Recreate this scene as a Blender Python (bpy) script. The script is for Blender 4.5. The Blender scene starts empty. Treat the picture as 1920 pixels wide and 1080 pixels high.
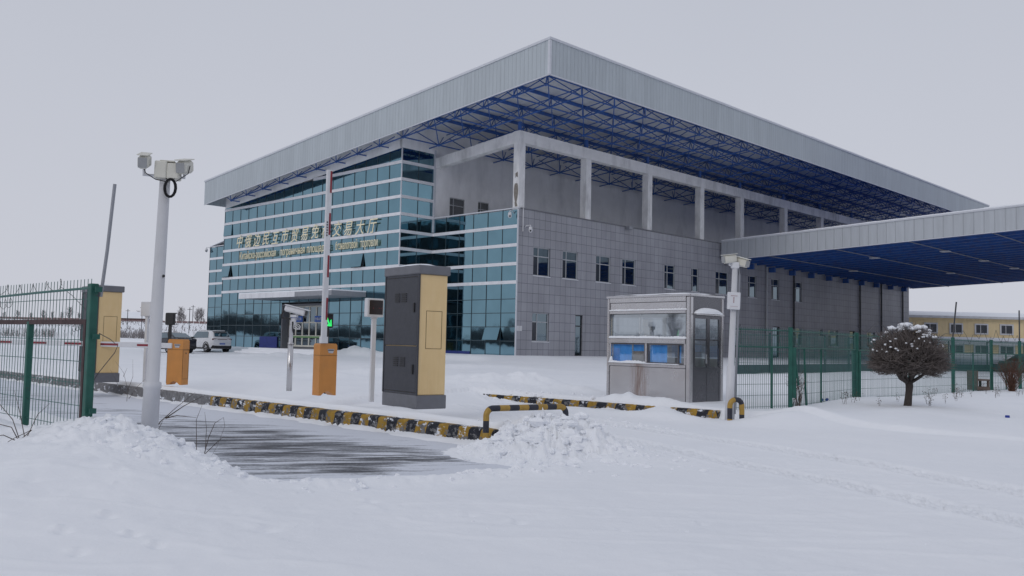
import bpy, math, random
import numpy as np
from mathutils import Vector, Matrix, noise as mnoise

R = math.radians
rnd = random.Random(7)
scene = bpy.context.scene
COL = scene.collection

# ---------------------------------------------------------------- camera
cam_d = bpy.data.cameras.new('camera')
cam = bpy.data.objects.new('camera', cam_d)
COL.objects.link(cam)
cam_d.sensor_fit = 'HORIZONTAL'
cam_d.sensor_width = 36.0
cam_d.lens = 36.0 * 1679.8 / 1920.0
cam_d.clip_start = 0.1
cam_d.clip_end = 9000
cam.matrix_world = (Matrix.Translation((0, 0, 1.5)) @ Matrix.Rotation(R(90 + 3.568), 4, 'X')
                    @ Matrix.Rotation(R(1.2358), 4, 'Z'))
scene.camera = cam

# ---------------------------------------------------------------- sky, sun, exposure
SUN_EL, SUN_AZ = R(32), R(215)          # azimuth clockwise from +Y: behind the camera, left
w = bpy.data.worlds.new("World")
scene.world = w
w.use_nodes = True
nt = w.node_tree
bg = nt.nodes['Background']
sky = nt.nodes.new('ShaderNodeTexSky')
sky.sky_type = 'NISHITA'
sky.sun_disc = False
sky.sun_elevation = SUN_EL
sky.sun_rotation = SUN_AZ
sky.dust_density = 4.0
mixn = nt.nodes.new('ShaderNodeMix')
mixn.data_type = 'RGBA'
mixn.inputs[0].default_value = 0.96      # nearly closed overcast deck
# overcast deck: slightly paler near the horizon
tc = nt.nodes.new('ShaderNodeTexCoord')
sp = nt.nodes.new('ShaderNodeSeparateXYZ')
nt.links.new(tc.outputs['Generated'], sp.inputs[0])
rp = nt.nodes.new('ShaderNodeValToRGB')
rp.color_ramp.elements[0].position = 0.0
rp.color_ramp.elements[0].color = (0.602, 0.618, 0.688, 1)
rp.color_ramp.elements[1].position = 0.45
rp.color_ramp.elements[1].color = (0.505, 0.530, 0.602, 1)
nt.links.new(sp.outputs['Z'], rp.inputs[0])
nz = nt.nodes.new('ShaderNodeTexNoise')
nz.inputs['Scale'].default_value = 1.6
nz.inputs['Detail'].default_value = 4
nt.links.new(tc.outputs['Generated'], nz.inputs['Vector'])
mr = nt.nodes.new('ShaderNodeMapRange')
mr.inputs['To Min'].default_value = 9.55
mr.inputs['To Max'].default_value = 10.45
nt.links.new(nz.outputs[0], mr.inputs[0])
vm = nt.nodes.new('ShaderNodeVectorMath')
vm.operation = 'SCALE'
nt.links.new(rp.outputs[0], vm.inputs[0])
nt.links.new(mr.outputs[0], vm.inputs['Scale'])
nt.links.new(sky.outputs[0], mixn.inputs['A'])
nt.links.new(vm.outputs[0], mixn.inputs['B'])
nt.links.new(mixn.outputs['Result'], bg.inputs['Color'])
bg.inputs['Strength'].default_value = 0.1

sun_d = bpy.data.lights.new('sun', 'SUN')
sun_d.energy = 0.5
sun_d.angle = R(30)
sun_d.color = (1.0, 0.97, 0.93)
sun = bpy.data.objects.new('sun', sun_d)
COL.objects.link(sun)
sdir = Vector((math.sin(SUN_AZ) * math.cos(SUN_EL), math.cos(SUN_AZ) * math.cos(SUN_EL), math.sin(SUN_EL)))
sun.rotation_euler = sdir.to_track_quat('Z', 'Y').to_euler()

scene.view_settings.view_transform = 'Standard'
scene.view_settings.look = 'None'
scene.view_settings.exposure = 0.0
scene.view_settings.gamma = 1.0
scene.cycles.max_bounces = 6
scene.cycles.diffuse_bounces = 4
scene.cycles.glossy_bounces = 3

# ---------------------------------------------------------------- helpers
def tag(o, label=None, cat=None, group=None, kind=None):
    if label: o['label'] = label
    if cat: o['category'] = cat
    if group: o['group'] = group
    if kind: o['kind'] = kind
    return o

def thing(name, label, cat, loc=(0, 0, 0), rz=0.0, group=None, tilt=None):
    o = bpy.data.objects.new(name, None)
    COL.objects.link(o)
    o.location = loc
    o.rotation_euler = (tilt[0] if tilt else 0, tilt[1] if tilt else 0, rz)
    o.empty_display_size = 0.2
    return tag(o, label, cat, group)

def children(o):
    return [c for c in bpy.data.objects if c.parent == o]

def dup(o, loc=None, rz=None, label=None, parent=None, scale=None):
    c = o.copy()
    COL.objects.link(c)
    c.parent = parent
    if loc is not None: c.location = loc
    if rz is not None: c.rotation_euler.z = rz
    if scale is not None: c.scale = scale
    if label: c['label'] = label
    for ch in children(o):
        dup(ch, parent=c)
    return c

class MB:
    """collects boxes, tubes and patches; build() links them as one mesh object"""
    def __init__(s):
        s.v, s.f, s.m = [], [], []
    def add(s, vs, fs, mi=0):
        b = len(s.v)
        s.v += [tuple(p) for p in vs]
        s.f += [tuple(i + b for i in f) for f in fs]
        s.m += [mi] * len(fs)
        return s
    def box(s, lo, hi, mi=0, mat=None):
        x0, y0, z0 = lo; x1, y1, z1 = hi
        vs = [(x0, y0, z0), (x1, y0, z0), (x1, y1, z0), (x0, y1, z0),
              (x0, y0, z1), (x1, y0, z1), (x1, y1, z1), (x0, y1, z1)]
        if mat: vs = [mat @ Vector(p) for p in vs]
        return s.add(vs, [(0, 3, 2, 1), (4, 5, 6, 7), (0, 1, 5, 4), (1, 2, 6, 5), (2, 3, 7, 6), (3, 0, 4, 7)], mi)
    def cbox(s, c, sz, mi=0, mat=None):
        return s.box([c[i] - sz[i] / 2 for i in range(3)], [c[i] + sz[i] / 2 for i in range(3)], mi, mat)
    def bbox(s, lo, hi, b=0.02, mi=0, mat=None):
        """box whose twelve edges are chamfered by b"""
        x0, y0, z0 = lo; x1, y1, z1 = hi
        vs = []
        idx = {}
        for ix, x in enumerate((x0, x1)):
            for iy, y in enumerate((y0, y1)):
                for iz, z in enumerate((z0, z1)):
                    sx, sy, sz = (1 - 2 * ix) * b, (1 - 2 * iy) * b, (1 - 2 * iz) * b
                    idx[ix, iy, iz, 0] = len(vs); vs.append((x, y + sy, z + sz))
                    idx[ix, iy, iz, 1] = len(vs); vs.append((x + sx, y, z + sz))
                    idx[ix, iy, iz, 2] = len(vs); vs.append((x + sx, y + sy, z))
        fs = []
        for a in (0, 1):
            q = [(0, 0), (0, 1), (1, 1), (1, 0)]
            fs.append([idx[a, j, k, 0] for j, k in q])
            fs.append([idx[j, a, k, 1] for j, k in q])
            fs.append([idx[j, k, a, 2] for j, k in q])
        for p in (0, 1):
            for q in (0, 1):
                fs.append([idx[p, q, 0, 0], idx[p, q, 1, 0], idx[p, q, 1, 1], idx[p, q, 0, 1]])
                fs.append([idx[p, 0, q, 0], idx[p, 1, q, 0], idx[p, 1, q, 2], idx[p, 0, q, 2]])
                fs.append([idx[0, p, q, 1], idx[1, p, q, 1], idx[1, p, q, 2], idx[0, p, q, 2]])
        for i in (0, 1):
            for j in (0, 1):
                for k in (0, 1):
                    fs.append([idx[i, j, k, 0], idx[i, j, k, 1], idx[i, j, k, 2]])
        if mat: vs = [mat @ Vector(p) for p in vs]
        return s.add(vs, fs, mi)
    def tube(s, pts, r, n=8, mi=0, cap=True):
        pts = [Vector(p) for p in pts]
        rs = r if isinstance(r, (list, tuple)) else [r] * len(pts)
        vs, fs = [], []
        prev = None
        for i, p in enumerate(pts):
            if i == 0: t = pts[1] - p
            elif i == len(pts) - 1: t = p - pts[i - 1]
            else: t = (pts[i + 1] - p).normalized() + (p - pts[i - 1]).normalized()
            t = t.normalized() if t.length > 1e-9 else Vector((0, 0, 1))
            ref = prev if prev is not None else (Vector((0, 0, 1)) if abs(t.z) < .9 else Vector((1, 0, 0)))
            a = t.cross(ref)
            if a.length < 1e-6: a = t.cross(Vector((0, 1, 0)))
            a.normalize()
            b = a.cross(t).normalized()
            prev = b
            for k in range(n):
                an = 2 * math.pi * k / n
                vs.append(p + (a * math.cos(an) + b * math.sin(an)) * rs[i])
        for i in range(len(pts) - 1):
            for k in range(n):
                k2 = (k + 1) % n
                fs.append((i * n + k, i * n + k2, (i + 1) * n + k2, (i + 1) * n + k))
        if cap:
            fs.append(tuple(range(n - 1, -1, -1)))
            fs.append(tuple((len(pts) - 1) * n + k for k in range(n)))
        return s.add(vs, fs, mi)
    def prism(s, poly, y0, y1, mi=0, mat=None):
        """poly in (x,z), extruded along y"""
        n = len(poly)
        vs = [(p[0], y0, p[1]) for p in poly] + [(p[0], y1, p[1]) for p in poly]
        if mat: vs = [mat @ Vector(p) for p in vs]
        fs = [tuple(range(n)), tuple(range(2 * n - 1, n - 1, -1))]
        fs += [(i, n + i, n + (i + 1) % n, (i + 1) % n) for i in range(n)]
        return s.add(vs, fs, mi)
    def quad(s, a, b, c, d, mi=0):
        return s.add([a, b, c, d], [(0, 1, 2, 3)], mi)
    def lump(s, c, rx, ry, rz, seed=0, amp=.35, freq=1.3, seg=8, ring=5, mi=0, half=False):
        """noisy rounded lump"""
        vs, fs = [], []
        lo = 0.5 if half else 0.0
        off = Vector((seed * 3.7, seed * 1.3, seed * .7))
        for i in range(ring + 1):
            ph = math.pi * (i / ring) * (1 - lo)
            for k in range(seg):
                th = 2 * math.pi * k / seg
                d = Vector((math.sin(ph) * math.cos(th), math.sin(ph) * math.sin(th), math.cos(ph)))
                q = 1 + amp * mnoise.noise(d * freq + off)
                vs.append((c[0] + d.x * rx * q, c[1] + d.y * ry * q, c[2] + d.z * rz * q))
        for i in range(ring):
            for k in range(seg):
                k2 = (k + 1) % seg
                fs.append((i * seg + k, (i + 1) * seg + k, (i + 1) * seg + k2, i * seg + k2))
        return s.add(vs, fs, mi)
    def build(s, name, mats, parent=None, smooth=False, loc=None, rz=None):
        me = bpy.data.meshes.new(name)
        me.from_pydata(s.v, [], s.f)
        if not isinstance(mats, (list, tuple)): mats = [mats]
        for m in mats: me.materials.append(m)
        if len(mats) > 1: me.polygons.foreach_set('material_index', s.m)
        if smooth: me.polygons.foreach_set('use_smooth', [True] * len(me.polygons))
        me.validate()
        me.update()
        o = bpy.data.objects.new(name, me)
        COL.objects.link(o)
        o.parent = parent
        if loc is not None: o.location = loc
        if rz is not None: o.rotation_euler.z = rz
        return o

class NT:
    """small node-tree builder"""
    def __init__(s, name):
        s.mat = bpy.data.materials.new(name)
        s.mat.use_nodes = True
        s.t = s.mat.node_tree
        s.b = s.t.nodes['Principled BSDF']
        s.tc = s.t.nodes.new('ShaderNodeTexCoord')
    def n(s, kind, **kw):
        nd = s.t.nodes.new('ShaderNode' + kind)
        for k, val in kw.items(): setattr(nd, k, val)
        return nd
    def l(s, a, b): s.t.links.new(a, b); return b
    def coord(s, scale=(1, 1, 1), loc=(0, 0, 0), rot=(0, 0, 0), kind='Object'):
        m = s.n('Mapping')
        m.inputs['Scale'].default_value = scale
        m.inputs['Location'].default_value = loc
        m.inputs['Rotation'].default_value = rot
        s.l(s.tc.outputs[kind], m.inputs[0])
        return m.outputs[0]
    def noise(s, scale=5, detail=4, rough=.55, vec=None, dist=0):
        nd = s.n('TexNoise')
        nd.inputs['Scale'].default_value = scale
        nd.inputs['Detail'].default_value = detail
        nd.inputs['Roughness'].default_value = rough
        nd.inputs['Distortion'].default_value = dist
        s.l(vec if vec is not None else s.tc.outputs['Object'], nd.inputs['Vector'])
        return nd.outputs[0]
    def ramp(s, fac, stops):
        r = s.n('ValToRGB')
        e = r.color_ramp.elements
        e[0].position, e[0].color = stops[0][0], c4(stops[0][1])
        e[1].position, e[1].color = stops[1][0], c4(stops[1][1])
        for p, c in stops[2:]:
            x = e.new(p); x.color = c4(c)
        s.l(fac, r.inputs[0])
        return r.outputs[0]
    def mix(s, fac, a, b, mode='MIX'):
        m = s.n('Mix', data_type='RGBA', blend_type=mode)
        for sock, val in ((m.inputs[0], fac), (m.inputs['A'], a), (m.inputs['B'], b)):
            if isinstance(val, (int, float)): sock.default_value = val
            elif isinstance(val, (tuple, list)): sock.default_value = c4(val)
            else: s.l(val, sock)
        return m.outputs['Result']
    def math(s, op, a, b=0, c=0, clamp=False):
        m = s.n('Math', operation=op, use_clamp=clamp)
        for i, val in enumerate((a, b, c)):
            if isinstance(val, (int, float)): m.inputs[i].default_value = val
            else: s.l(val, m.inputs[i])
        return m.outputs[0]
    def xyz(s, vec=None):
        p = s.n('SeparateXYZ')
        s.l(vec if vec is not None else s.tc.outputs['Object'], p.inputs[0])
        return p.outputs
    def bump(s, h, strength=.3, dist=.02):
        b = s.n('Bump')
        b.inputs['Strength'].default_value = strength
        b.inputs['Distance'].default_value = dist
        s.l(h, b.inputs['Height'])
        s.l(b.outputs[0], s.b.inputs['Normal'])
    def set(s, col=None, rough=None, metal=None, spec=None):
        for nm, val in (('Base Color', col), ('Roughness', rough), ('Metallic', metal), ('Specular IOR Level', spec)):
            if val is None: continue
            if isinstance(val, (int, float)): s.b.inputs[nm].default_value = val
            elif isinstance(val, (tuple, list)): s.b.inputs[nm].default_value = c4(val)
            else: s.l(val, s.b.inputs[nm])
        return s.mat

def c4(c):
    if isinstance(c, (int, float)): c = (c, c, c)
    return (c[0], c[1], c[2], 1)

def simple(name, col, rough=.6, metal=0, var=.18, scale=4, bump=0, bscale=40, spec=.5, dirt=None, dirt_amt=.5, dirt_scale=1.5):
    t = NT(name)
    n = t.noise(scale, 5, .6)
    lo = tuple(c * (1 - var) for c in col); hi = tuple(min(1, c * (1 + var)) for c in col)
    c = t.ramp(n, [(.3, lo), (.7, hi)])
    if dirt:
        d = t.noise(dirt_scale, 6, .65, t.coord((1, 1, .35)))
        m = t.ramp(d, [(.48, 0), (.68, dirt_amt)])
        c = t.mix(m, c, dirt)
    r = t.math('MULTIPLY_ADD', t.noise(scale * 3, 3), .25, rough - .12, clamp=True)
    if bump: t.bump(t.noise(bscale, 3), bump, .01)
    return t.set(c, r, metal, spec)

# ---------------------------------------------------------------- materials
M = {}
def snow_material():
    t = NT('snow')
    n = t.noise(.5, 5, .6)
    c = t.ramp(n, [(.3, (.835, .858, .902)), (.7, (.885, .902, .940))])
    v = t.coord((1, 1, 1))
    h1 = t.noise(3.5, 6, .62, v)
    h2 = t.noise(38, 4, .7, v)
    h = t.math('ADD', t.math('MULTIPLY', h1, 1.0), t.math('MULTIPLY', h2, .22))
    h3 = t.noise(140, 2, .6, v)
    h = t.math('ADD', h, t.math('MULTIPLY', h3, .06))
    t.bump(h, .26, .05)
    return t.set(c, .75, 0, .25)
M['snow'] = snow_material()

def road_material():
    t = NT('icy_asphalt')
    # local x runs along the lane, local y across it (0 at the island kerb)
    x, y, z = t.xyz()
    asp = t.ramp(t.noise(60, 3, .7), [(.3, (.030, .032, .038)), (.7, (.085, .088, .1))])
    # wind-blown streaks cross the lane at a slant
    def slant(deg, scale):
        m = t.n('Mapping'); m.inputs['Scale'].default_value = scale
        t.l(t.coord(rot=(0, 0, R(deg))), m.inputs[0])
        return m.outputs[0]
    s1 = t.noise(1.5, 10, .68, slant(-61, (.26, 4.6, 1)), .6)
    s2 = t.noise(2.2, 7, .65, slant(-52, (.45, 1.3, 1)), .5)
    near = t.math('MULTIPLY', t.math('SUBTRACT', 1.5, y), .16)
    near = t.math('MAXIMUM', near, 0)
    far = t.math('MULTIPLY', t.math('MAXIMUM', t.math('SUBTRACT', x, 3.0), 0), .018)
    far = t.math('MINIMUM', far, .10)
    rim = t.math('ADD', t.math('MULTIPLY', t.math('MAXIMUM', t.math('SUBTRACT', -.9, x), 0), .14), t.math('MULTIPLY', t.math('MAXIMUM', t.math('SUBTRACT', y, 3.2), 0), .10))
    far = t.math('ADD', far, rim)
    k = t.math('ADD', t.math('ADD', t.math('MULTIPLY', s1, .58), t.math('MULTIPLY', s2, .42)), t.math('ADD', near, far))
    k = t.math('ADD', k, t.math('MULTIPLY', t.math('SUBTRACT', t.noise(26, 5, .75), .5), .16))
    k = t.math('ADD', k, t.math('MULTIPLY', t.math('SUBTRACT', t.noise(.55, 3, .5), .5), .14))
    f = t.ramp(k, [(.44, 0.06), (.505, .38), (.57, .97)])
    c = t.mix(f, asp, (.70, .73, .80))
    t.bump(t.math('ADD', t.noise(55, 3), t.math('MULTIPLY', k, 3)), .35, .015)
    return t.set(c, .75, 0, .15)
M['road'] = road_material()

def kerb_material():
    t = NT('striped_kerb_paint')
    x, y, z = t.xyz()
    s = t.math('ADD', x, t.math('MULTIPLY', z, .28))
    s = t.math('ADD', s, t.math('MULTIPLY', t.math('SUBTRACT', t.noise(1.7, 2), .5), .16))
    fr = t.math('FRACT', t.math('DIVIDE', s, .50))
    st = t.math('GREATER_THAN', fr, .5)
    yel = t.ramp(t.noise(7, 4), [(.3, (.26, .155, .022)), (.7, (.40, .245, .045))])
    blk = t.ramp(t.noise(7, 4), [(.3, (.012, .014, .020)), (.7, (.035, .038, .05))])
    paint = t.mix(st, blk, yel)
    conc = t.ramp(t.noise(9, 6, .7), [(.3, (.10, .10, .105)), (.7, (.24, .24, .25))])
    chip = t.noise(6.5, 8, .72, t.coord((1, 1, 1.4)))
    chip = t.math('ADD', chip, t.math('MULTIPLY', t.math('SUBTRACT', .12, z), .35))
    cm = t.ramp(chip, [(.515, 0), (.545, 1)])
    bare = t.math('GREATER_THAN', x, 8.35)
    cm = t.math('MAXIMUM', cm, bare)
    c = t.mix(cm, paint, conc)
    # packed snow stuck to the face
    sn = t.ramp(t.noise(5.0, 7, .7, t.coord((.8, 1, 1.6), (3, 0, 0))), [(.57, 0), (.60, 1)])
    c = t.mix(sn, c, (.74, .77, .83))
    t.bump(t.math('ADD', t.noise(25, 5), cm), .6, .012)
    return t.set(c, .8, 0, .3)
M['kerb'] = kerb_material()

def hoop_material(off=.0, per=.5):
    t = NT('striped_steel_tube')
    uv = t.n('UVMap')
    x = t.xyz(t.n('Attribute', attribute_name='along').outputs['Vector'])[0]
    fr = t.math('FRACT', t.math('ADD', t.math('DIVIDE', x, per), off))
    st = t.math('GREATER_THAN', fr, .5)
    yel = t.ramp(t.noise(9, 4), [(.3, (.33, .20, .035)), (.7, (.42, .26, .05))])
    blk = t.ramp(t.noise(9, 4), [(.3, (.012, .014, .026)), (.7, (.03, .033, .05))])
    c = t.mix(st, blk, yel)
    ch = t.ramp(t.noise(11, 6, .7), [(.66, 0), (.69, 1)])
    c = t.mix(ch, c, (.16, .13, .10))
    return t.set(c, .5, 0, .5)
M['hoop'] = hoop_material(.20, .34)
M['hoop2'] = hoop_material(.40, .40)

def tile_material():
    t = NT('grey_wall_tile')
    sw = t.n('CombineXYZ')
    x, y, z = t.xyz()
    t.l(t.math('ADD', x, .09), sw.inputs[0]); t.l(t.math('ADD', z, .55), sw.inputs[1])
    br = t.n('TexBrick', offset=0.0, squash=1.0)
    br.inputs['Scale'].default_value = 1.0
    br.inputs['Brick Width'].default_value = .505
    br.inputs['Row Height'].default_value = .575
    br.inputs['Mortar Size'].default_value = .012
    br.inputs['Mortar Smooth'].default_value = .3
    br.inputs['Color1'].default_value = c4((.315, .320, .358))
    br.inputs['Color2'].default_value = c4((.350, .356, .394))
    br.inputs['Mortar'].default_value = c4((.095, .098, .118))
    t.l(sw.outputs[0], br.inputs['Vector'])
    d = t.ramp(t.noise(.6, 6, .6, t.coord((1, 1, .3))), [(.3, .80), (.7, 1.1)])
    c = t.mix(1.0, br.outputs['Color'], d, 'MULTIPLY')
    t.bump(t.math('SUBTRACT', 1, br.outputs['Fac']), .4, .02)
    return t.set(c, .42, 0, .5)
M['tile'] = tile_material()

def glass_mirror(name, col, rough=.03):
    t = NT(name)
    c = t.ramp(t.noise(.7, 3), [(.3, tuple(v * .93 for v in col)), (.7, tuple(v * 1.07 for v in col))])
    t.bump(t.noise(.9, 2, .5), .05, .05)
    return t.set(c, rough, 1.0, .5)
M['curtain'] = glass_mirror('blue_green_curtain_glass', (.182, .318, .380))
M['pane'] = glass_mirror('dark_window_glass', (.19, .24, .27))
M['dark_pane'] = simple('dark_room_pane', (.035, .042, .055), .15, 0, .3, .8, spec=.4)
def clear_glass(nm='booth_glass', share=.20):
    t = NT(nm)
    tr = t.n('BsdfTransparent'); tr.inputs[0].default_value = c4((.90, .94, .95))
    gl = t.n('BsdfGlossy'); gl.inputs['Roughness'].default_value = .02
    gl.inputs[0].default_value = c4((.8, .86, .9))
    mx = t.n('MixShader')
    mx.inputs[0].default_value = share
    t.l(tr.outputs[0], mx.inputs[1]); t.l(gl.outputs[0], mx.inputs[2])
    t.l(mx.outputs[0], t.t.nodes['Material Output'].inputs[0])
    return t.mat
M['clear'] = clear_glass()
M['clear_upper'] = clear_glass('booth_upper_glass', .42)

def cladding(name, axis, col=(.43, .475, .51), per=.30):
    t = NT(name)
    x, y, z = t.xyz()
    a = (x, y, z)[axis]
    ph = t.math('FRACT', t.math('DIVIDE', a, per))
    rib = t.math('PINGPONG', ph, .5)
    rb = t.ramp(rib, [(.0, 0), (.10, 1)])
    pan = t.n('TexWhiteNoise', noise_dimensions='1D')
    t.l(t.math('FLOOR', t.math('DIVIDE', a, per * 3)), pan.inputs['W'])
    vv = t.math('MULTIPLY_ADD', pan.outputs[0], .08, .96)
    stain = t.ramp(t.noise(1.2, 6, .65, t.coord((3, 3, .3))), [(.35, .93), (.65, 1.04)])
    c = t.mix(1.0, col, vv, 'MULTIPLY')
    c = t.mix(1.0, c, stain, 'MULTIPLY')
    c = t.mix(t.math('MULTIPLY', t.math('SUBTRACT', 1, rb), .35), c, tuple(v * .45 for v in col))
    t.bump(rb, .5, .03)
    return t.set(c, .5, .0, .4)
M['clad_u'] = cladding('steel_cladding_front', 1)
M['clad_v'] = cladding('steel_cladding_side', 0)
M['clad_canopy'] = cladding('steel_cladding_canopy', 1, (.46, .49, .53), .62)

M['trim'] = simple('light_trim', (.56, .58, .63), .45, 0, .06)
M['band'] = simple('white_aluminium_band', (.72, .73, .77), .4, 0, .06, 1.2, dirt=(.45, .46, .5), dirt_amt=.25)
M['mullion'] = simple('dark_mullion', (.035, .06, .075), .4, .0)
M['white_wall'] = simple('white_render', (.86, .865, .88), .85, 0, .06, .7, .15, 20, dirt=(.36, .37, .40), dirt_amt=.35, dirt_scale=.5)
M['beam'] = simple('painted_concrete', (.80, .80, .81), .85, 0, .07, 1.5, .2, 18, dirt=(.33, .33, .34), dirt_amt=.55, dirt_scale=.9)
M['patch'] = simple('bare_plaster', (.22, .20, .18), .9, 0, .3, 8)
M['deck'] = simple('roof_deck', (.56, .575, .60), .6, 0, .1, 1.5)
M['blue_steel'] = simple('blue_truss_paint', (.033, .112, .37), .45, 0, .18, 3, dirt=(.09, .06, .05), dirt_amt=.3)
M['blue_deck'] = simple('blue_soffit', (.034, .092, .30), .6, 0, .15, 1)
M['lamp_off'] = simple('lamp_cover', (.72, .73, .74), .4)
M['grey_metal'] = simple('grey_metal', (.27, .28, .31), .45, 0, .1, 5)
M['dark_metal'] = simple('dark_metal', (.035, .037, .045), .5, 0, .2, 5)
M['alu'] = simple('window_frame', (.42, .44, .47), .4, 0, .08)
M['gold'] = simple('gold_letter', (.98, .88, .64), .38, .85, .05)
M['brown_side'] = simple('letter_side', (.10, .07, .045), .5)
M['blue_panel'] = simple('blue_sheet', (.020, .035, .20), .45, 0, .2, 3)
M['banner'] = simple('blue_banner', (.035, .11, .40), .6)
M['white_paint'] = simple('white_paint', (.66, .67, .70), .45, 0, .06, 3, dirt=(.42, .41, .40), dirt_amt=.35)
M['pole_white'] = simple('pole_paint', (.60, .61, .645), .45, 0, .05, 3, dirt=(.42, .42, .42), dirt_amt=.3)
M['cream'] = simple('camera_plastic', (.62, .61, .55), .5, 0, .06, 6)
M['cam_window'] = simple('camera_window', (.30, .31, .32), .25, 0, .1)
M['seam'] = simple('dark_gasket', (.03, .03, .033), .6)
M['charcoal'] = simple('charcoal_steel', (.045, .048, .060), .5, 0, .12, 5)
M['mid_grey'] = simple('grey_cap_steel', (.15, .155, .175), .5, 0, .1, 5)

def yellow_panel():
    t = NT('stained_cream_panel')
    x, y, z = t.xyz()
    base = t.ramp(t.noise(2, 4), [(.3, (.74, .54, .275)), (.7, (.80, .595, .315))])
    st = t.noise(3.2, 6, .6, t.coord((3.2, 3.2, .55)))
    m = t.ramp(st, [(.46, 0), (.72, .26)])
    m = t.math('MULTIPLY', m, t.ramp(z, [(.15, 1), (.62, .35)]))
    c = t.mix(m, base, (.47, .285, .085))
    sc = t.ramp(t.noise(4, 5, .6, t.coord((2, 2, .6), (4, 0, 0))), [(.52, 0), (.75, .14)])
    c = t.mix(sc, c, (.72, .60, .42))
    return t.set(c, .5, 0, .4)
M['yellow_panel'] = yellow_panel()
M['orange'] = simple('orange_box_paint', (.56, .235, .052), .45, 0, .09, 2.5, dirt=(.40, .20, .08), dirt_amt=.45)
M['red'] = simple('red_reflective', (.23, .014, .028), .45)
M['screen'] = simple('led_screen', (.014, .008, .011), .3)
M['black'] = simple('black_plastic', (.012, .012, .015), .45)
M['seal'] = simple('panel_gap', (.10, .06, .02), .8)

def steel_material(name, base=(.60, .59, .60), rust=.0):
    t = NT(name)
    n = t.noise(2.2, 6, .6, t.coord((1, 1, 1)))
    br = t.noise(30, 3, .6, t.coord((.15, .15, 4)))
    c = t.ramp(n, [(.3, tuple(v * .93 for v in base)), (.7, tuple(v * 1.05 for v in base))])
    if rust:
        x, y, z = t.xyz()
        # run-off below the counter, in local coordinates
        d = t.math('SUBTRACT', 1, t.math('MULTIPLY', t.math('ABSOLUTE', t.math('SUBTRACT', x, -1.42)), 3.1), clamp=True)
        d = t.math('MULTIPLY', d, t.ramp(t.noise(3, 5, .6, t.coord((6, 6, .6))), [(.30, 0), (.62, 1)]))
        d = t.math('MULTIPLY', d, t.math('LESS_THAN', z, 1.02))
        c = t.mix(t.math('MULTIPLY', d, rust), c, (.23, .12, .07))
    t.bump(br, .015, .01)
    r = t.math('MULTIPLY_ADD', n, .16, .18)
    return t.set(c, r, .93, .5)
M['steel'] = steel_material('brushed_steel')
M['steel_rust'] = steel_material('brushed_steel_stained', rust=.85)
M['steel_dark'] = steel_material('dark_steel', (.17, .17, .185))
M['blind'] = simple('blue_curtain', (.08, .37, .86), .8, 0, .15, 5)
M['booth_in'] = simple('booth_lining', (.42, .42, .43), .8)
M['cardboard'] = simple('cardboard', (.28, .24, .22), .9)

def fence_green():
    t = NT('peeling_green_coat')
    g = t.ramp(t.noise(6, 4), [(.3, (.012, .082, .066)), (.7, (.022, .120, .092))])
    ch = t.ramp(t.noise(8, 7, .72), [(.62, 0), (.65, 1)])
    c = t.mix(ch, g, (.045, .05, .055))
    return t.set(c, .5, 0, .4)
M['green'] = fence_green()
M['green_wire'] = simple('green_wire', (.026, .115, .100), .5)
M['dark_green'] = simple('dark_teal_sheet', (.020, .055, .062), .5, 0, .2, 2)
M['rust'] = simple('rusty_frame', (.055, .030, .032), .75, 0, .3, 12, .3)
M['wire'] = simple('barbed_wire', (.06, .055, .055), .6)
M['twig'] = simple('dry_twig', (.085, .065, .055), .9, 0, .3, 9)
M['twig_crown'] = simple('clipped_twigs', (.135, .115, .108), .9, 0, .45, 5)
M['twig_red'] = simple('reddish_twig', (.105, .052, .036), .9, 0, .3, 9)
M['bark'] = simple('dark_bark', (.055, .046, .043), .95, 0, .3, 14, .5)
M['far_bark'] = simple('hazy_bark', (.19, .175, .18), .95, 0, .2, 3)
M['yellow_wall'] = simple('ochre_render', (.86, .69, .41), .85, 0, .05, .8, dirt=(.45, .33, .16), dirt_amt=.3)
M['plank'] = simple('weathered_plank', (.12, .09, .075), .9, 0, .25, 6)
M['blue_cap'] = simple('blue_plastic', (.015, .045, .32), .4)
M['car_white'] = simple('white_car_paint', (.68, .69, .72), .25, 0, .03, 2)
M['car_dark'] = simple('dark_car_paint', (.022, .024, .035), .25, 0, .1, 2)
M['tyre'] = simple('tyre_rubber', (.015, .015, .017), .85)
M['rim'] = simple('alloy', (.45, .45, .47), .35, .8)
M['lamp_red'] = simple('tail_lamp', (.10, .012, .02), .2)
M['plate'] = simple('blue_plate', (.10, .16, .42), .4)
M['brick_far'] = simple('far_brick', (.17, .11, .10), .9)
M['railing_far'] = simple('far_railing', (.20, .13, .13), .8)
M['concrete'] = simple('grey_concrete', (.45, .45, .47), .85, 0, .15, 3, .3)
def green_led():
    t = NT('green_led')
    t.b.inputs['Emission Color'].default_value = c4((.03, .80, .16))
    t.b.inputs['Emission Strength'].default_value = 1.0
    return t.set((.02, .3, .07), .4)
M['led'] = green_led()
def red_led():
    t = NT('red_led')
    t.b.inputs['Emission Color'].default_value = c4((.75, .12, .14))
    t.b.inputs['Emission Strength'].default_value = .3
    return t.set((.06, .01, .01), .4)
M['led_red'] = red_led()

# ---------------------------------------------------------------- ground heights
LX = Vector((-.711, .704)); NX = Vector((-.704, -.711))     # along the lane / from kerb toward camera
K0 = Vector((-.45, 13.36))                                   # visible end of the striped kerb
KB = Vector((.285, 54.0))                                    # foot of the tiled corner of the hall
UX = np.array((-.7104, .7038)); VX = np.array((.7038, .7104))

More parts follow.
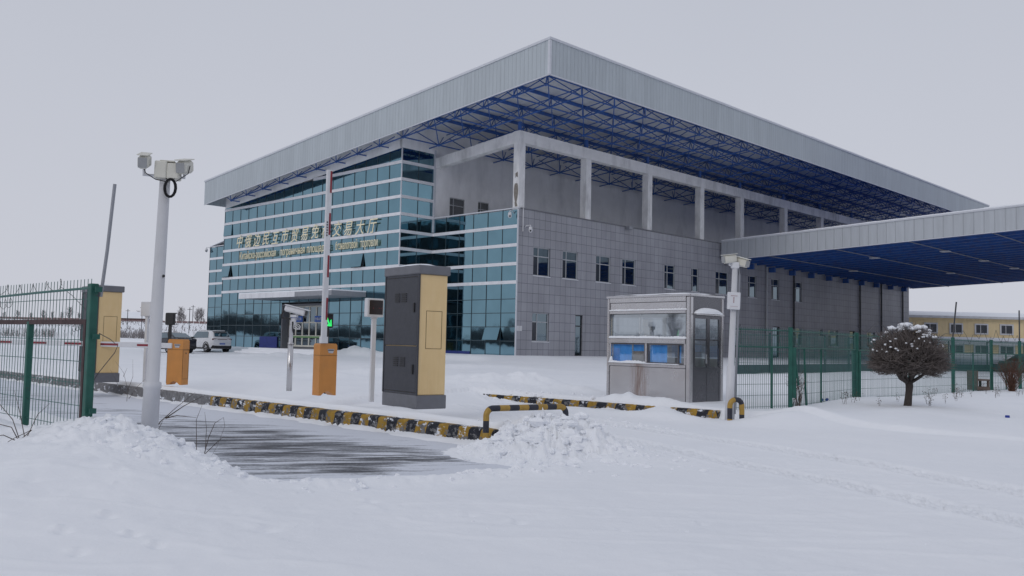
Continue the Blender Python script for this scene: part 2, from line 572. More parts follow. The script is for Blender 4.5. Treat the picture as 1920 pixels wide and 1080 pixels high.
_rs = np.random.RandomState(3)
_perm = _rs.randint(0, 256, (256, 256))
_ga = _rs.rand(256) * 2 * np.pi
_gx, _gy = np.cos(_ga), np.sin(_ga)
def vnoise(x, y, s=0):
    """gradient noise, about -.5 .. .5"""
    x = x + s * 17.31; y = y + s * 9.77
    xi = np.floor(x).astype(int); yi = np.floor(y).astype(int)
    fx = x - xi; fy = y - yi
    def g(i, j):
        k = _perm[(xi + i) & 255, (yi + j) & 255]
        return _gx[k] * (fx - i) + _gy[k] * (fy - j)
    ux = fx * fx * fx * (fx * (fx * 6 - 15) + 10); uy = fy * fy * fy * (fy * (fy * 6 - 15) + 10)
    a = g(0, 0); b = g(1, 0); c = g(0, 1); d = g(1, 1)
    return ((a + (b - a) * ux) * (1 - uy) + (c + (d - c) * ux) * uy) * .75
def fbm(x, y, o=4, s=0, g=.5):
    r = 0; am = 1
    for i in range(o):
        r = r + am * vnoise(x, y, s + i); am *= g
        x, y = 2.03 * (x * .802 - y * .597), 2.03 * (x * .597 + y * .802)
    return r
def sst(a, b, x):
    t = np.clip((x - a) / (b - a), 0, 1)
    return t * t * (3 - 2 * t)
def gauss(x, y, cx, cy, rx, ry, ang=0):
    c, s = math.cos(ang), math.sin(ang)
    dx = (x - cx) * c + (y - cy) * s; dy = -(x - cx) * s + (y - cy) * c
    return np.exp(-(dx / rx) ** 2 - (dy / ry) ** 2)
def polydist(x, y, pts):
    best = np.full_like(x, 1e9)
    for (ax, ay), (bx, by) in zip(pts[:-1], pts[1:]):
        ux, uy = bx - ax, by - ay
        t = np.clip(((x - ax) * ux + (y - ay) * uy) / (ux * ux + uy * uy), 0, 1)
        best = np.minimum(best, np.hypot(x - ax - t * ux, y - ay - t * uy))
    return best
TR1 = [(-.6, 22.5), (1.0, 18.2), (1.95, 16.1), (2.95, 14.1), (3.95, 12.5), (4.75, 10.9), (5.35, 9.35), (6.6, 6.0)]
TR2 = [(-.9, 20.2), (.55, 16.2), (1.5, 13.95), (2.45, 12.2), (3.2, 10.7), (3.85, 9.25), (4.4, 7.7), (5.2, 5.0)]
BK0 = Vector((-.55, 22.3)); BKD = Vector((.757, -.653)); BKN = Vector((-.653, -.757))

def ground(x, y):
    x = np.asarray(x, float); y = np.asarray(y, float)
    a = (x - K0.x) * LX.x + (y - K0.y) * LX.y
    b = (x - K0.x) * NX.x + (y - K0.y) * NX.y
    uu = (x - KB.x) * UX[0] + (y - KB.y) * UX[1]
    vv = (x - KB.x) * VX[0] + (y - KB.y) * VX[1]
    r = np.hypot(x, y)
    lo = fbm(x * .35, y * .35, 4, 1)
    # base snow in front of the gate
    h = .075 + .05 * lo + .012 * fbm(x * 2.5, y * 2.5, 3, 5)
    # wind crust ridge lines in the foreground
    rid = np.abs(fbm(x * .18 + .4 * lo, y * .75, 3, 9))
    h += .010 * np.exp(-(rid / .035) ** 2) * sst(4.5, 6, r) * (1 - sst(12, 16, r))
    # right-hand side rises a little toward the fence
    h += .13 * sst(4.5, 9, x) * sst(11, 18, y)
    # lot and island
    isl = np.maximum(sst(.07, .24, -b), 0) * (a > -.9)
    t = np.maximum(sst(-4.8, -3.0, vv) * sst(-3, 0, uu), sst(-16, -1, uu) * sst(-7, 1, vv))
    lot = .345 + .43 * t + .05 * lo + .01 * fbm(x * 2, y * 2, 3, 8)
    lot = lot - .075 * np.exp(-np.clip(-b, 0, None) / .35) * (a > -.9)
    lotmask = sst(-28.3, -25.0, vv) * sst(-34, -26, uu)
    h = h * (1 - lotmask) + lot * lotmask
    # second island that carries the booth
    bs = (x - BK0.x) * BKD.x + (y - BK0.y) * BKD.y
    bn = (x - BK0.x) * BKN.x + (y - BK0.y) * BKN.y
    bm = sst(.06, .2, -bn) * (1 - sst(6.25, 6.35, bs)) * sst(-1.2, .3, bs)
    hb = .285 + .03 * lo + .04 * sst(.2, 1.2, -bn)
    front = (1 - sst(-.05, .05, -bn)) * sst(-.4, .6, bs) * (1 - sst(6.4, 7.5, bs)) * (1 - sst(.0, 1.6, bn))
    h = np.where(bn > 0, h, h * (1 - bm) + np.maximum(h, hb) * bm)
    # the lane between the islands, filled with drifted snow
    gap = sst(-.14, -.02, bn) * sst(1.0, 2.3, -b) * (a < 7.0)
    gm = gap * (1 - sst(5.0, 8.0, a))
    h = h * (1 - gm) + (.10 + .05 * lo) * gm
    # drift over the foot of the booth kerb
    h += .16 * gauss(x, y, 3.05, 17.75, .9, .42, R(-42)) + .10 * gauss(x, y, 1.4, 19.2, 1.3, .4, R(-42))
    h += .17 * gauss(x, y, 3.22, 18.95, .28, .5, R(35)) * (bn > -.3)
    # snow swept against the booth
    h += .09 * gauss(x, y, 3.0, 19.75, .55, .18, R(-49)) + .10 * gauss(x, y, 2.65, 20.0, .12, .2) + .10 * gauss(x, y, 2.35, 20.1, .22, .22)
    # main island edge
    h = np.where((a > -.9) & (b < 0) & (b > -1.6), (h * sst(.3, 1.6, -b) + (.325 + .02 * lo + .02 * fbm(x * 1.6, y * 1.6, 3, 4)) * (1 - sst(.3, 1.6, -b))) * isl + .06 * (1 - isl), h)
    # heaps of old snow on the lot
    for cx, cy, rx, ry, an, hh in ((-.6, 24.6, 1.2, .8, .2, .30), (.6, 24.9, 1.0, .6, -.5, .26), (1.5, 22.6, .9, .45, -.6, .16), (-.2, 23.0, 1.4, .6, -.5, .10),
                                   (-.9, 27.5, 1.5, .8, .3, .22), (-7.5, 26, 1.1, .5, -.4, .22), (-5.6, 27.5, 1.2, .6, 0, .18), (-4.2, 31, 2.0, 1.0, .2, .22), (-9.5, 60.5, 2.6, 1.1, .2, .40),
                                   (-15.0, 58, 3.0, .9, .3, .25), (-1.5, 41, 3.5, 1.2, -.3, .2)):
        q = gauss(x, y, cx, cy, rx, ry, an)
        h += hh * q * (1 + .5 * fbm(x * 2.2, y * 2.2, 4, 12))
    h += .07 * gauss(x, y, -1.95, 15.7, .7, .22, R(-55)) + .06 * gauss(x, y, -1.35, 15.75, .4, .15, R(40)) + .05 * gauss(x, y, -3.75, 18.55, .2, .12, R(40))
    # rise at the foot of the hall
    h += .03 * sst(-4.2, -3.0, vv) * sst(-4, 0, uu)
    # ploughed lane: below the asphalt sheet where it has been cleared
    wob = .30 * fbm(a * .9, b * .9, 4, 21) + .12 * fbm(a * 4, b * 4, 3, 22)
    wid = 3.75 + .95 * (1 - sst(-.6, 1.3, a))
    e_end = a + 2.75 - .25 * np.clip(b - 2.2, 0, 3) + wob * .9
    e_bank = wid - b + wob
    inside = np.minimum(e_end, e_bank)
    inside = np.where(b < 0, -1, inside)
    lane = sst(-.02, .30, inside) * (b >= -.02) * (1 - sst(26, 34, a))
    floor = -.05 + .095 * np.exp(-np.clip(b, 0, None) / .26) * (.85 + 1.3 * fbm(a * 1.1, b * 2, 3, 30)) + .035 * np.exp(-np.clip(inside, 0, None) / .35) * (1 + 2 * fbm(a * 2, b * 2, 3, 31))
    # bank thrown up along the left edge and across the near edge of the cleared strip
    bank = gauss(a, b, .55, 5.15, 1.75, .78) * .43
    bank += .17 * np.exp(-((b - 4.35) / .5) ** 2) * sst(.5, 2, a) * (1 - sst(9, 12, a))
    bank += .07 * np.exp(-((e_end + .12) / .20) ** 2) * sst(.9, 1.6, b) * (1 - sst(4.2, 5.0, b))
    swell = gauss(a, b, -.4, 6.4, 1.5, .9) * .13 + gauss(x, y, -3.6, 7.6, 1.6, 1.7) * .17 + gauss(x, y, -6.0, 8.6, 1.6, 1.5) * .16
    swell += .04 * gauss(x, y, -2.2, 6.2, 1.2, .9)
    rough = fbm(x * 4.2, y * 4.2, 5, 41, .58)
    bank *= 1 + .42 * rough
    h = h + (bank + swell * (1 + .25 * fbm(x * 1.1, y * 1.1, 3, 44))) * (1 - lane)
    # ground left of the gate climbs
    h += .50 * sst(1.2, 3.6, a) * sst(4.6, 6.2, b) * (1 - sst(18, 30, a)) * (1 + .3 * fbm(x * 1.2, y * 1.2, 4, 47))
    h = h * (1 - lane) + np.minimum(h, floor) * lane
    h = np.where((lane > .02) & (lane < .98), h + .03 * rough * (1 - np.abs(lane * 2 - 1)), h)
    # ploughed heap at the end of the island
    pr = gauss(x, y, .46, 12.20, .92, .68, R(-20)) * .50 + gauss(x, y, .75, 11.6, .75, .55) * .10
    cel = np.abs(fbm(x * 5.5, y * 5.5, 4, 51, .6))
    h = h + pr * (1 + .55 * rough - .35 * cel) + .075 * np.clip(pr * 4, 0, 1) * fbm(x * 9, y * 9, 4, 53, .6)
    # drifts by the small hoop and the right fence
    h += .24 * gauss(x, y, 5.2, 16.9, 1.0, .55, .35) + .09 * gauss(x, y, 8.3, 18.6, 2.2, .8, .75) + .10 * gauss(x, y, 14.5, 24.5, 3.0, 1.0, .75)
    # tyre tracks
    for tr in (TR1, TR2):
        d = polydist(x, y, tr)
        k = 1 - sst(.15, .29, d + .07 * fbm(x * 2.2, y * 2.2, 3, 61))
        h += k * (-.016 + .050 * fbm(x * 13 + y * 4, y * 13 - x * 4, 4, 62, .68)) + .012 * np.exp(-((d - .27) / .07) ** 2)
    # clods fallen off the heap and kicked-up crumbs
    cl = np.clip(vnoise(x * 6, y * 6, 71) - .36, 0, 1) * .45
    near = gauss(x, y, .9, 11.4, 1.7, 1.0) + gauss(x, y, -2.6, 8.3, 1.6, .9)
    h += cl * np.clip(near, 0, 1) * (1 - lane)
    for cx, cy, rr_, dd in ((-2.55, 6.2, .05, .05), (-2.9, 6.6, .06, .04), (-2.3, 6.0, .04, .04), (-3.0, 6.15, .05, .04), (-2.7, 5.75, .05, .03), (-1.75, 6.6, .09, .05), (-2.6, 8.6, .08, .07), (-2.45, 8.5, .05, .05), (-2.9, 8.9, .06, .04),
                            (-3.3, 9.1, .07, .04), (-1.2, 8.0, .05, .03), (.1, 7.2, .05, .03), (.9, 7.0, .04, .03), (-.3, 7.4, .06, .02), (1.6, 7.4, .04, .02), (-3.9, 7.4, .08, .03), (-3.4, 7.9, .06, .04)):
        q = np.exp(-(((x - cx) ** 2 + (y - cy) ** 2) / rr_ ** 2))
        h += dd * (-q + .6 * np.exp(-(((x - cx + .07) ** 2 + (y - cy - .06) ** 2) / (rr_ * .8) ** 2)))
    h += .010 * fbm(x * 5, y * 5, 3, 91) * (1 - sst(14, 20, r)) * sst(-.05, .15, fbm(x * .5, y * .5, 2, 92))
    # far field climbs to the railway
    far = sst(74, 205, r)
    h = h + far * (4.35 - h + .4 * fbm(x * .03, y * .03, 3, 81)) + .25 * fbm(x * .12, y * .12, 4, 82) * sst(80, 110, r) * (1 - sst(180, 210, r))
    return h
def gz(x, y):
    return float(ground(np.array([x]), np.array([y]))[0])

def build_ground():
    th = np.concatenate([np.arange(-180, -37, 3.0), np.arange(-36.5, 36.6, .11), np.arange(37.5, 180, 3.0)])
    th = np.radians(th)
    rr = [1.4]
    while rr[-1] < 26: rr.append(rr[-1] * 1.0042)
    while rr[-1] < 60: rr.append(rr[-1] * 1.009)
    while rr[-1] < 420: rr.append(rr[-1] * 1.025)
    while rr[-1] < 6000: rr.append(rr[-1] * 1.35)
    rr = np.array(rr)
    T, RR = np.meshgrid(th, rr)
    X = RR * np.sin(T); Y = RR * np.cos(T)
    Z = ground(X, Y)
    n, m = X.shape
    co = np.stack([X.ravel(), Y.ravel(), Z.ravel()], 1)
    co = np.vstack([co, [[0, 0, gz(0, 0)]]])
    i = np.arange(n - 1)[:, None] * m; j = np.arange(m)[None, :]; j2 = (j + 1) % m
    q = np.stack([i + j, i + m + j, i + m + j2, i + j2], -1).reshape(-1, 4)[:, ::-1]
    c = n * m
    tri = np.stack([np.full(m, c), np.arange(m), (np.arange(m) + 1) % m], 1)[:, ::-1]
    me = bpy.data.meshes.new('snow_ground')
    nq, ntri = len(q), len(tri)
    me.vertices.add(len(co)); me.vertices.foreach_set('co', co.ravel())
    me.loops.add(nq * 4 + ntri * 3)
    me.loops.foreach_set('vertex_index', np.concatenate([q.ravel(), tri.ravel()]))
    me.polygons.add(nq + ntri)
    me.polygons.foreach_set('loop_start', np.concatenate([np.arange(nq) * 4, nq * 4 + np.arange(ntri) * 3]))
    me.polygons.foreach_set('use_smooth', np.ones(nq + ntri, bool))
    me.update(calc_edges=True); me.validate()
    me.materials.append(M['snow'])
    o = bpy.data.objects.new('snow_ground', me)
    COL.objects.link(o)
    return tag(o, kind='structure')
build_ground()

ROT_L = math.atan2(LX.y, LX.x)
# asphalt sheet, local x along the lane, local y from the kerb toward the camera
mb = MB()
mb.quad((-5, -.25, 0), (34, -.25, 0), (34, 7, 0), (-5, 7, 0))
road = mb.build('road', M['road'], loc=(K0.x, K0.y, 0.0), rz=ROT_L)
tag(road, kind='structure')

def kerb_run(name, x0, x1, h0, seed, origin, rz, inner):
    """kerb stones as one chipped strip; face at local y=0, body toward inner (sign)"""
    mb = MB()
    n = int((x1 - x0) / .05)
    prof = [(0, -.15), (0, h0 - .035), (.012, h0 - .012), (.035, h0), (.34, h0), (.34, -.15)]
    vs = []
    for i in range(n + 1):
        x = x0 + (x1 - x0) * i / n
        for j, (yy, zz) in enumerate(prof):
            q = mnoise.noise(Vector((x * 3, j * .7, seed)))
            q2 = mnoise.noise(Vector((x * 14, j * 1.7, seed + 4)))
            k = 1 if 1 <= j <= 3 else .3
            vs.append((x, inner * (yy + .012 * q * k + abs(.010 * q2) * k), zz + (.010 * q + .008 * q2 - .012 * max(0, q2 * 2 - .9)) * k))
    m = len(prof)
    fs = []
    for i in range(n):
        for j in range(m - 1):
            f = (i * m + j, (i + 1) * m + j, (i + 1) * m + j + 1, i * m + j + 1)
            fs.append(f if inner < 0 else f[::-1])
    fs.append(tuple(range(m))); fs.append(tuple(n * m + j for j in range(m)))
    mb.add(vs, fs)
    o = mb.build(name, M['kerb'], loc=(origin[0], origin[1], 0), rz=rz)
    return tag(o, kind='structure')
kerb_run('kerb', -1.0, 30.0, .245, 1.0, K0, ROT_L, -1)
kerb_run('kerb', -6.3, .3, .245, 5.0, BK0, math.atan2(-BKD.y, -BKD.x), -1)
mb = MB()
mb.bbox((-.16, -.004, -.1), (.0, 1.6, .243), .02)
o = mb.build('kerb', M['kerb'], loc=(BK0.x + BKD.x * 6.30, BK0.y + BKD.y * 6.30, 0), rz=math.atan2(-BKD.y, -BKD.x))
o.rotation_euler.z += math.pi
tag(o, kind='structure')

# ---------------------------------------------------------------- trade hall (local x = along the tiled side, y = along the glass front)
HALL_RZ = math.atan2(VX[1], VX[0])
UI, UL, UW = 7.94, 31.45, 39.4
G = -2.78
VEND = 61.0
hall = thing('trade_hall', 'two storey blue glass and grey tile trade hall under a big overhanging steel roof', 'building', (KB.x, KB.y, 0), HALL_RZ)
def P(u, v, z): return (v, u, z)
RS = .0859
def zr(u): return 15.62 - RS * (u + 6.65)          # underside line of the fascia
def zglass(u): return 14.10 - .0805 * (u - UI)     # top of the tall front glazing

# --- curtain glass, mullions, bands
glass, bands, mull = MB(), MB(), MB()
def pane(p, q, z0, z1, z1b=None, flat=False):
    """one pane between plan points p and q ((u,v)), slightly out of true with its neighbours"""
    z1b = z1 if z1b is None else z1b
    du, dv = q[0] - p[0], q[1] - p[1]
    L = math.hypot(du, dv) or 1
    nu, nv = dv / L, -du / L
    e = [rnd.uniform(-.0035, .0035) for _ in range(3)] + [0]
    e[3] = e[0] + e[2] - e[1]
    pts = [(p, z0, e[0]), (q, z0, e[1]), (q, z1b, e[2]), (p, z1, e[3])]
    glass.quad(*[P(c[0] + nu * d, c[1] + nv * d, z) for c, z, d in pts])
BZ = [5.34, 6.46, 7.60, 8.74, 9.87, 11.0, 12.14, 13.27]
LOWZ = [.35, 1.66, 2.52, 3.37, 4.22]
def facade(us, v, ztop_fn, hmax, along='u', fixed=None):
    """glazing on a run of plan points; along u at given v, or along v at fixed u"""
    pt = (lambda s: (s, v)) if along == 'u' else (lambda s: (fixed, s))
    nsign = (0, -1) if along == 'u' else (-1, 0)
    levels = LOWZ + [z - .2 for z in BZ]
    for s0, s1 in zip(us[:-1], us[1:]):
        t0, t1 = ztop_fn(s0), ztop_fn(s1)
        lv = [z for z in LOWZ] + BZ
        for i, z in enumerate(lv):
            za = z
            zb = lv[i + 1] - (.2 if lv[i + 1] in BZ else 0) if i + 1 < len(lv) else 99
            if za >= min(t0, t1): break
            ztop = min(zb, 99)
            pane(pt(s0), pt(s1), za, min(ztop, t0), min(ztop, t1))
    # bands
    for z in BZ:
        s_lo, s_hi = us[0], us[-1]
        ok = [s for s in np.linspace(s_lo, s_hi, 200) if ztop_fn(s) >= z - .02]
        if len(ok) < 3: continue
        a, b = min(ok), max(ok)
        if along == 'u':
            bands.box(P(a - .0, v - .07, z - .2), P(b, v + .01, z))
        else:
            bands.box(P(fixed - .07, a, z - .2), P(fixed + .01, b, z))
    # mullions
    for s in us:
        zt = ztop_fn(s)
        if along == 'u': mull.box(P(s - .022, v - .022, .3), P(s + .022, v + .02, zt))
        else: mull.box(P(fixed - .022, s - .022, .3), P(fixed + .02, s + .022, zt))
    for z in LOWZ[1:]:
        if along == 'u': mull.box(P(us[0], v - .018, z - .022), P(us[-1], v + .02, z + .022))
        else: mull.box(P(fixed - .018, us[0], z - .022), P(fixed + .02, us[-1], z + .022))
    for z in BZ[:-1] if along == 'u' else BZ:
        pass
us_main = list(np.linspace(UI, UL, 19))
# front is split round the entrance recess (u 16.4 .. 22.1, below z 4.1)
E0, E1, EZ = us_main[6] + .55, us_main[11] - .25, 4.10
def rows_with_gap():
    for s0, s1 in zip(us_main[:-1], us_main[1:]):
        t0, t1 = zglass(s0), zglass(s1)
        lv = LOWZ + BZ
        for i, z in enumerate(lv):
            zb = lv[i + 1] - (.2 if lv[i + 1] in BZ else 0) if i + 1 < len(lv) else 99
            if z >= min(t0, t1): break
            a, b = s0, s1
            if z < EZ - .1:
                if a >= E0 - .01 and b <= E1 + .01: continue
                if a < E0 < b: b = E0
                elif a < E1 < b: a = E1
            if b - a < .05: continue
            ta = t0 + (t1 - t0) * (a - s0) / (s1 - s0); tb = t0 + (t1 - t0) * (b - s0) / (s1 - s0)
            pane((a, G), (b, G), z, min(zb, ta), min(zb, tb))
rows_with_gap()
glass.build('curtain_glass', M['curtain'], hall)
for z in BZ:
    ue = min(UL, UI + (14.10 - z) / .0805)
    if z > 12.0 and ue < UL: pass
    bands.box(P(UI - .07, G - .07, z - .2), P(ue, G + .01, z))
for s in us_main:
    z0 = .3 if (s <= E0 or s >= E1) else EZ
    mull.box(P(s - .022, G - .022, z0), P(s + .022, G + .02, zglass(s) - .01))
for z in LOWZ[1:]:
    if z < EZ:
        mull.box(P(UI, G - .018, z - .022), P(E0, G + .02, z + .022)); mull.box(P(E1, G - .018, z - .022), P(UL, G + .02, z + .022))
    else: mull.box(P(UI, G - .018, z - .022), P(UL, G + .02, z + .022))
for args in (([G, G / 2, 0.0], None, lambda s: 14.10, 0, 'v', UI), (list(np.linspace(0, UI, 7)), 0.0, lambda s: 9.72, 0), (list(np.linspace(UL, UW, 7)), 0.0, lambda s: 9.72, 0)):
    glass = MB(); facade(*args); glass.build('curtain_glass', M['curtain'], hall)
bands.build('cladding_band', M['band'], hall)
mull.build('mullion_grid', M['mullion'], hall)
# corner trims
mb = MB()
for lo, hi, nm in ((P(UI - .06, G - .06, .3), P(UI + .02, G + .0, 14.08), 'corner_trim'), (P(-.05, -.05, .2), P(.03, .02, 9.7), 'corner_trim'), (P(UI - .10, -.10, 8.8), P(UI - .0, .03, 14.35), 'corner_trim'),
                   (P(-.05, -.06, 9.72), P(UI, .12, 9.80), 'coping'), (P(UL, -.06, 9.72), P(UW, .12, 9.80), 'coping')):
    mb = MB(); mb.box(lo, hi); mb.build(nm, M['trim'], hall)
# tilted-open vent panes
def vent(u0, u1, v, z0, z1, out):
    m = MB()
    m.add([P(u0, v - out, z0), P(u1, v - out, z0), P(u1, v - .05, z1), P(u0, v - .05, z1),
           P(u0, v - out + .03, z0), P(u1, v - out + .03, z0), P(u1, v - .02, z1), P(u0, v - .02, z1)],
          [(0, 1, 2, 3), (7, 6, 5, 4), (0, 4, 5, 1), (2, 6, 7, 3), (1, 5, 6, 2), (3, 7, 4, 0)])
    o = m.build('vent_window', M['curtain'], hall)
    d = MB()
    d.box(P(u0 + .02, v - .035, z0), P(u1 - .02, v - .030, z1 - .05))
    d.build('opening', M['dark_metal'], o)
vent(us_main[17], us_main[18] - 1.25 + 1.25, G, 6.5, 7.38, .22)
vent(us_main[3], us_main[4], G, 6.5, 7.38, .22)
vent(us_main[17], us_main[18], G, 9.9, 10.78, .10)
vent(UI / 6, UI / 6 * 2, 0, 1.72, 2.48, .30)
# solid core behind the glazing, walls above it and the inner wall of the terrace
mb = MB()
def zw(u): return zr(u) + 1.45
# front wall above glass (flush, 2 cm proud)
mb.add([P(UI, G - .03, zglass(UI)), P(UL, G - .03, zglass(UL)), P(UL, G - .03, zw(UL)), P(UI, G - .03, zw(UI)),
        P(UI, G + .25, zglass(UI)), P(UL, G + .25, zglass(UL)), P(UL, G + .25, zw(UL)), P(UI, G + .25, zw(UI))],
       [(0, 1, 2, 3), (7, 6, 5, 4), (0, 4, 5, 1), (2, 6, 7, 3), (0, 3, 7, 4), (1, 5, 6, 2)])
# short return above glass
mb.box(P(UI - .03, G - .03, 14.10), P(UI + .25, -.02, zw(UI)))
mb.build('upper_wall', M['white_wall'], hall)
def wall_holes(mbx, plane, s0, s1, z0, z1, holes, depth, kind, mi_rev=0, sgn=-1):
    """wall sheet with openings and reveals; plane = constant u (kind 'u') or v (kind 'v')"""
    ss = sorted({s0, s1, *[h[0] for h in holes], *[h[1] for h in holes]})
    zs = sorted({z0, z1, *[h[2] for h in holes], *[h[3] for h in holes]})
    f = (lambda s, z, d: P(plane - sgn * d, s, z)) if kind == 'u' else (lambda s, z, d: P(s, plane - sgn * d, z))
    for a, b in zip(ss[:-1], ss[1:]):
        for c, d in zip(zs[:-1], zs[1:]):
            m1, m2 = (a + b) / 2, (c + d) / 2
            if any(h[0] < m1 < h[1] and h[2] < m2 < h[3] for h in holes): continue
            mbx.quad(f(a, c, 0), f(b, c, 0), f(b, d, 0), f(a, d, 0))
    for a, b, c, d in holes:
        for p, q in (((a, c), (b, c)), ((b, c), (b, d)), ((b, d), (a, d)), ((a, d), (a, c))):
            mbx.quad(f(p[0], p[1], 0), f(q[0], q[1], 0), f(q[0], q[1], depth), f(p[0], p[1], depth), mi_rev)
# tiled side: windows
UPW = [(1.41, 2.94), (4.14, 5.63), (7.48, 9.02), (10.31, 11.83), (15.3, 16.64), (18.79, 19.8), (22.16, 24.04), (27.06, 28.42), (30.91, 32.25), (35.05, 36.33)]
holes = [(a, b, 5.74, 7.52) for a, b in UPW]
LOWW = [(1.42, 2.93, 1.68, 3.45), (35.05, 36.34, 1.9, 3.45), (39.54, 40.45, 2.79, 3.45), (41.59, 43.65, 1.9, 3.45), (50.2, 52.1, 1.9, 3.45), (24.6, 26.0, 1.9, 3.45)]
DOORS = [(5.48, 6.22, .75, 3.45), (31.16, 32.35, .75, 3.45), (46.09, 47.4, .75, 3.45)]
mb = MB()
wall_holes(mb, 0.0, 0.0, VEND, .0, 9.72, holes + LOWW + DOORS, .16, 'u')
mb.quad(P(0, VEND, 0), P(8, VEND, 0), P(8, VEND, 9.72), P(0, VEND, 9.72))
tw = mb.build('tiled_wall', M['tile'], hall)
mb = MB()
mb.box(P(-.04, .0, 9.72), P(.30, VEND, 9.80))
mb.build('parapet_coping', M['mid_grey'], hall)
# inner wall with two windows, rest of the body
mb = MB()
wall_holes(mb, UI, 0.0, VEND, 8.9, zw(UI), [(1.4, 2.8, 9.75, 11.39), (4.04, 5.13, 9.75, 11.44)], .15, 'u')
mb.build('terrace_wall', M['white_wall'], hall)
mb = MB()
mb.box(P(.28, .15, 8.85), P(UI - .01, VEND - .1, 9.0))
mb.quad(P(.30, .0, 9.0), P(.30, VEND, 9.0), P(.30, VEND, 9.74), P(.30, .0, 9.74))
mb.build('terrace_floor', M['concrete'], hall)
mb = MB()    # opaque core so that nothing is seen through the body
mb.box(P(.35, .35, 0), P(UI - .3, VEND - .3, 8.8))
mb.box(P(UI + .3, G + .9, 0), P(UL - .1, VEND - .1, 11.5))
mb.box(P(UL + .1, .4, 0), P(UW - .2, VEND - .3, 9.5))
mb.build('inner_core', M['dark_metal'], hall)
mb = MB()
mb.quad(P(UL, G, 9.7), P(UL, VEND, 9.7), P(UL, VEND, zw(UL)), P(UL, G, zw(UL)))
mb.quad(P(UI, VEND, 0), P(UL, VEND, 0), P(UL, VEND, zw(UL)), P(UI, VEND, zw(UI)))
mb.quad(P(UW, 0, 0), P(UW, VEND, 0), P(UW, VEND, 9.72), P(UW, 0, 9.72))
mb.quad(P(UL, VEND, 0), P(UW, VEND, 0), P(UW, VEND, 9.72), P(UL, VEND, 9.72))
mb.quad(P(UL + .0, G, .2), P(UL, 0, .2), P(UL, 0, 12.1), P(UL, G, 12.1))
mb.build('back_wall', M['white_wall'], hall)
# snow covered lean-to roof over the left wing
mb = MB()
mb.add([P(UW, -.05, 9.78), P(UL, -.05, 10.95), P(UL, 12, 10.95), P(UW, 12, 9.78), P(UW, -.05, 9.90), P(UL, -.05, 11.07), P(UL, 12, 11.07), P(UW, 12, 9.90)],
       [(3, 2, 1, 0), (4, 5, 6, 7), (0, 1, 5, 4), (1, 2, 6, 5), (2, 3, 7, 6), (3, 0, 4, 7)])
mb.build('wing_roof', M['snow'], hall)
# windows
def window(a, b, z0, z1, u=0.0, depth=.12, style=0, pm='pane'):
    fr = MB(); t = .055
    uo, ui = u + depth - .05, u + depth + .01
    fr.box(P(uo, a, z0), P(ui, a + t, z1)); fr.box(P(uo, b - t, z0), P(ui, b, z1))
    fr.box(P(uo, a + t, z0), P(ui, b - t, z0 + t)); fr.box(P(uo, a + t, z1 - t), P(ui, b - t, z1))
    zt = z0 + (z1 - z0) * .68
    ms = a + (b - a) * (.33 if style == 0 else .28)
    fr.box(P(uo + .004, a + t, zt - t / 2), P(ui, b - t, zt + t / 2))
    if style < 2: fr.box(P(uo + .008, ms - t / 2, z0 + t), P(ui, ms + t / 2, z1 - t))
    f = fr.build('window', M['alu'], hall)
    p = MB()
    tw_ = rnd.uniform(-.004, .004)
    p.quad(P(u + depth - .012, a + t, z0 + t), P(u + depth - .012 + tw_, b - t, z0 + t), P(u + depth - .012 + tw_, b - t, z1 - t), P(u + depth - .012, a + t, z1 - t))
    zs_ = zt
    p = MB()
    d_ = u + depth - .012
    for (sa, sb, za_, zb_2, mi_) in ((a + t, ms, z0 + t, zs_, 1), (ms, b - t, z0 + t, zs_, 0), (a + t, b - t, zs_, z1 - t, 0)):
        p.quad(P(d_, sa, za_), P(d_ + tw_, sb, za_), P(d_ + tw_, sb, zb_2), P(d_, sa, zb_2), mi_)
    p.build('pane', [M[pm], M['dark_pane']], f)
    if style != 2:
        s = MB()
        s.box(P(u - .05, a - .03, z0 - .05), P(u + depth, b + .03, z0 - .002))
        s.build('sill', M['band'], f)
    return f
for i, (a, b) in enumerate(UPW): window(a, b, 5.74, 7.52, style=i % 2)
for a, b, c, d in LOWW: window(a, b, c, d)
for a, b, c, d in DOORS:
    fr = MB()
    fr.box(P(.08, a, c), P(.13, a + .06, d)); fr.box(P(.08, b - .06, c), P(.13, b, d)); fr.box(P(.08, a + .06, d - .06), P(.13, b - .06, d))
    fr.box(P(.084, a + .06, c + 1.95), P(.13, b - .06, c + 2.03)); fr.box(P(.084, a + .06, c), P(.13, b - .06, c + .12))
    f = fr.build('door', M['dark_metal'], hall)
    p = MB(); p.quad(P(.12, a + .06, c + .12), P(.12, b - .06, c + .12), P(.12, b - .06, d - .06), P(.12, a + .06, d - .06))
    p.build('pane', M['pane'], f)
for a, b, d in ((1.4, 2.8, 11.39), (4.04, 5.13, 11.44)):
    window(a, b, 9.76, d, UI, .10, 1, 'dark_pane')
# concrete frame of the terrace: edge beam that follows the roof slope, columns
mb = MB()
CB, CT = 13.82, 14.54
mb.box(P(0, 0, CB), P(.52, VEND, CT))
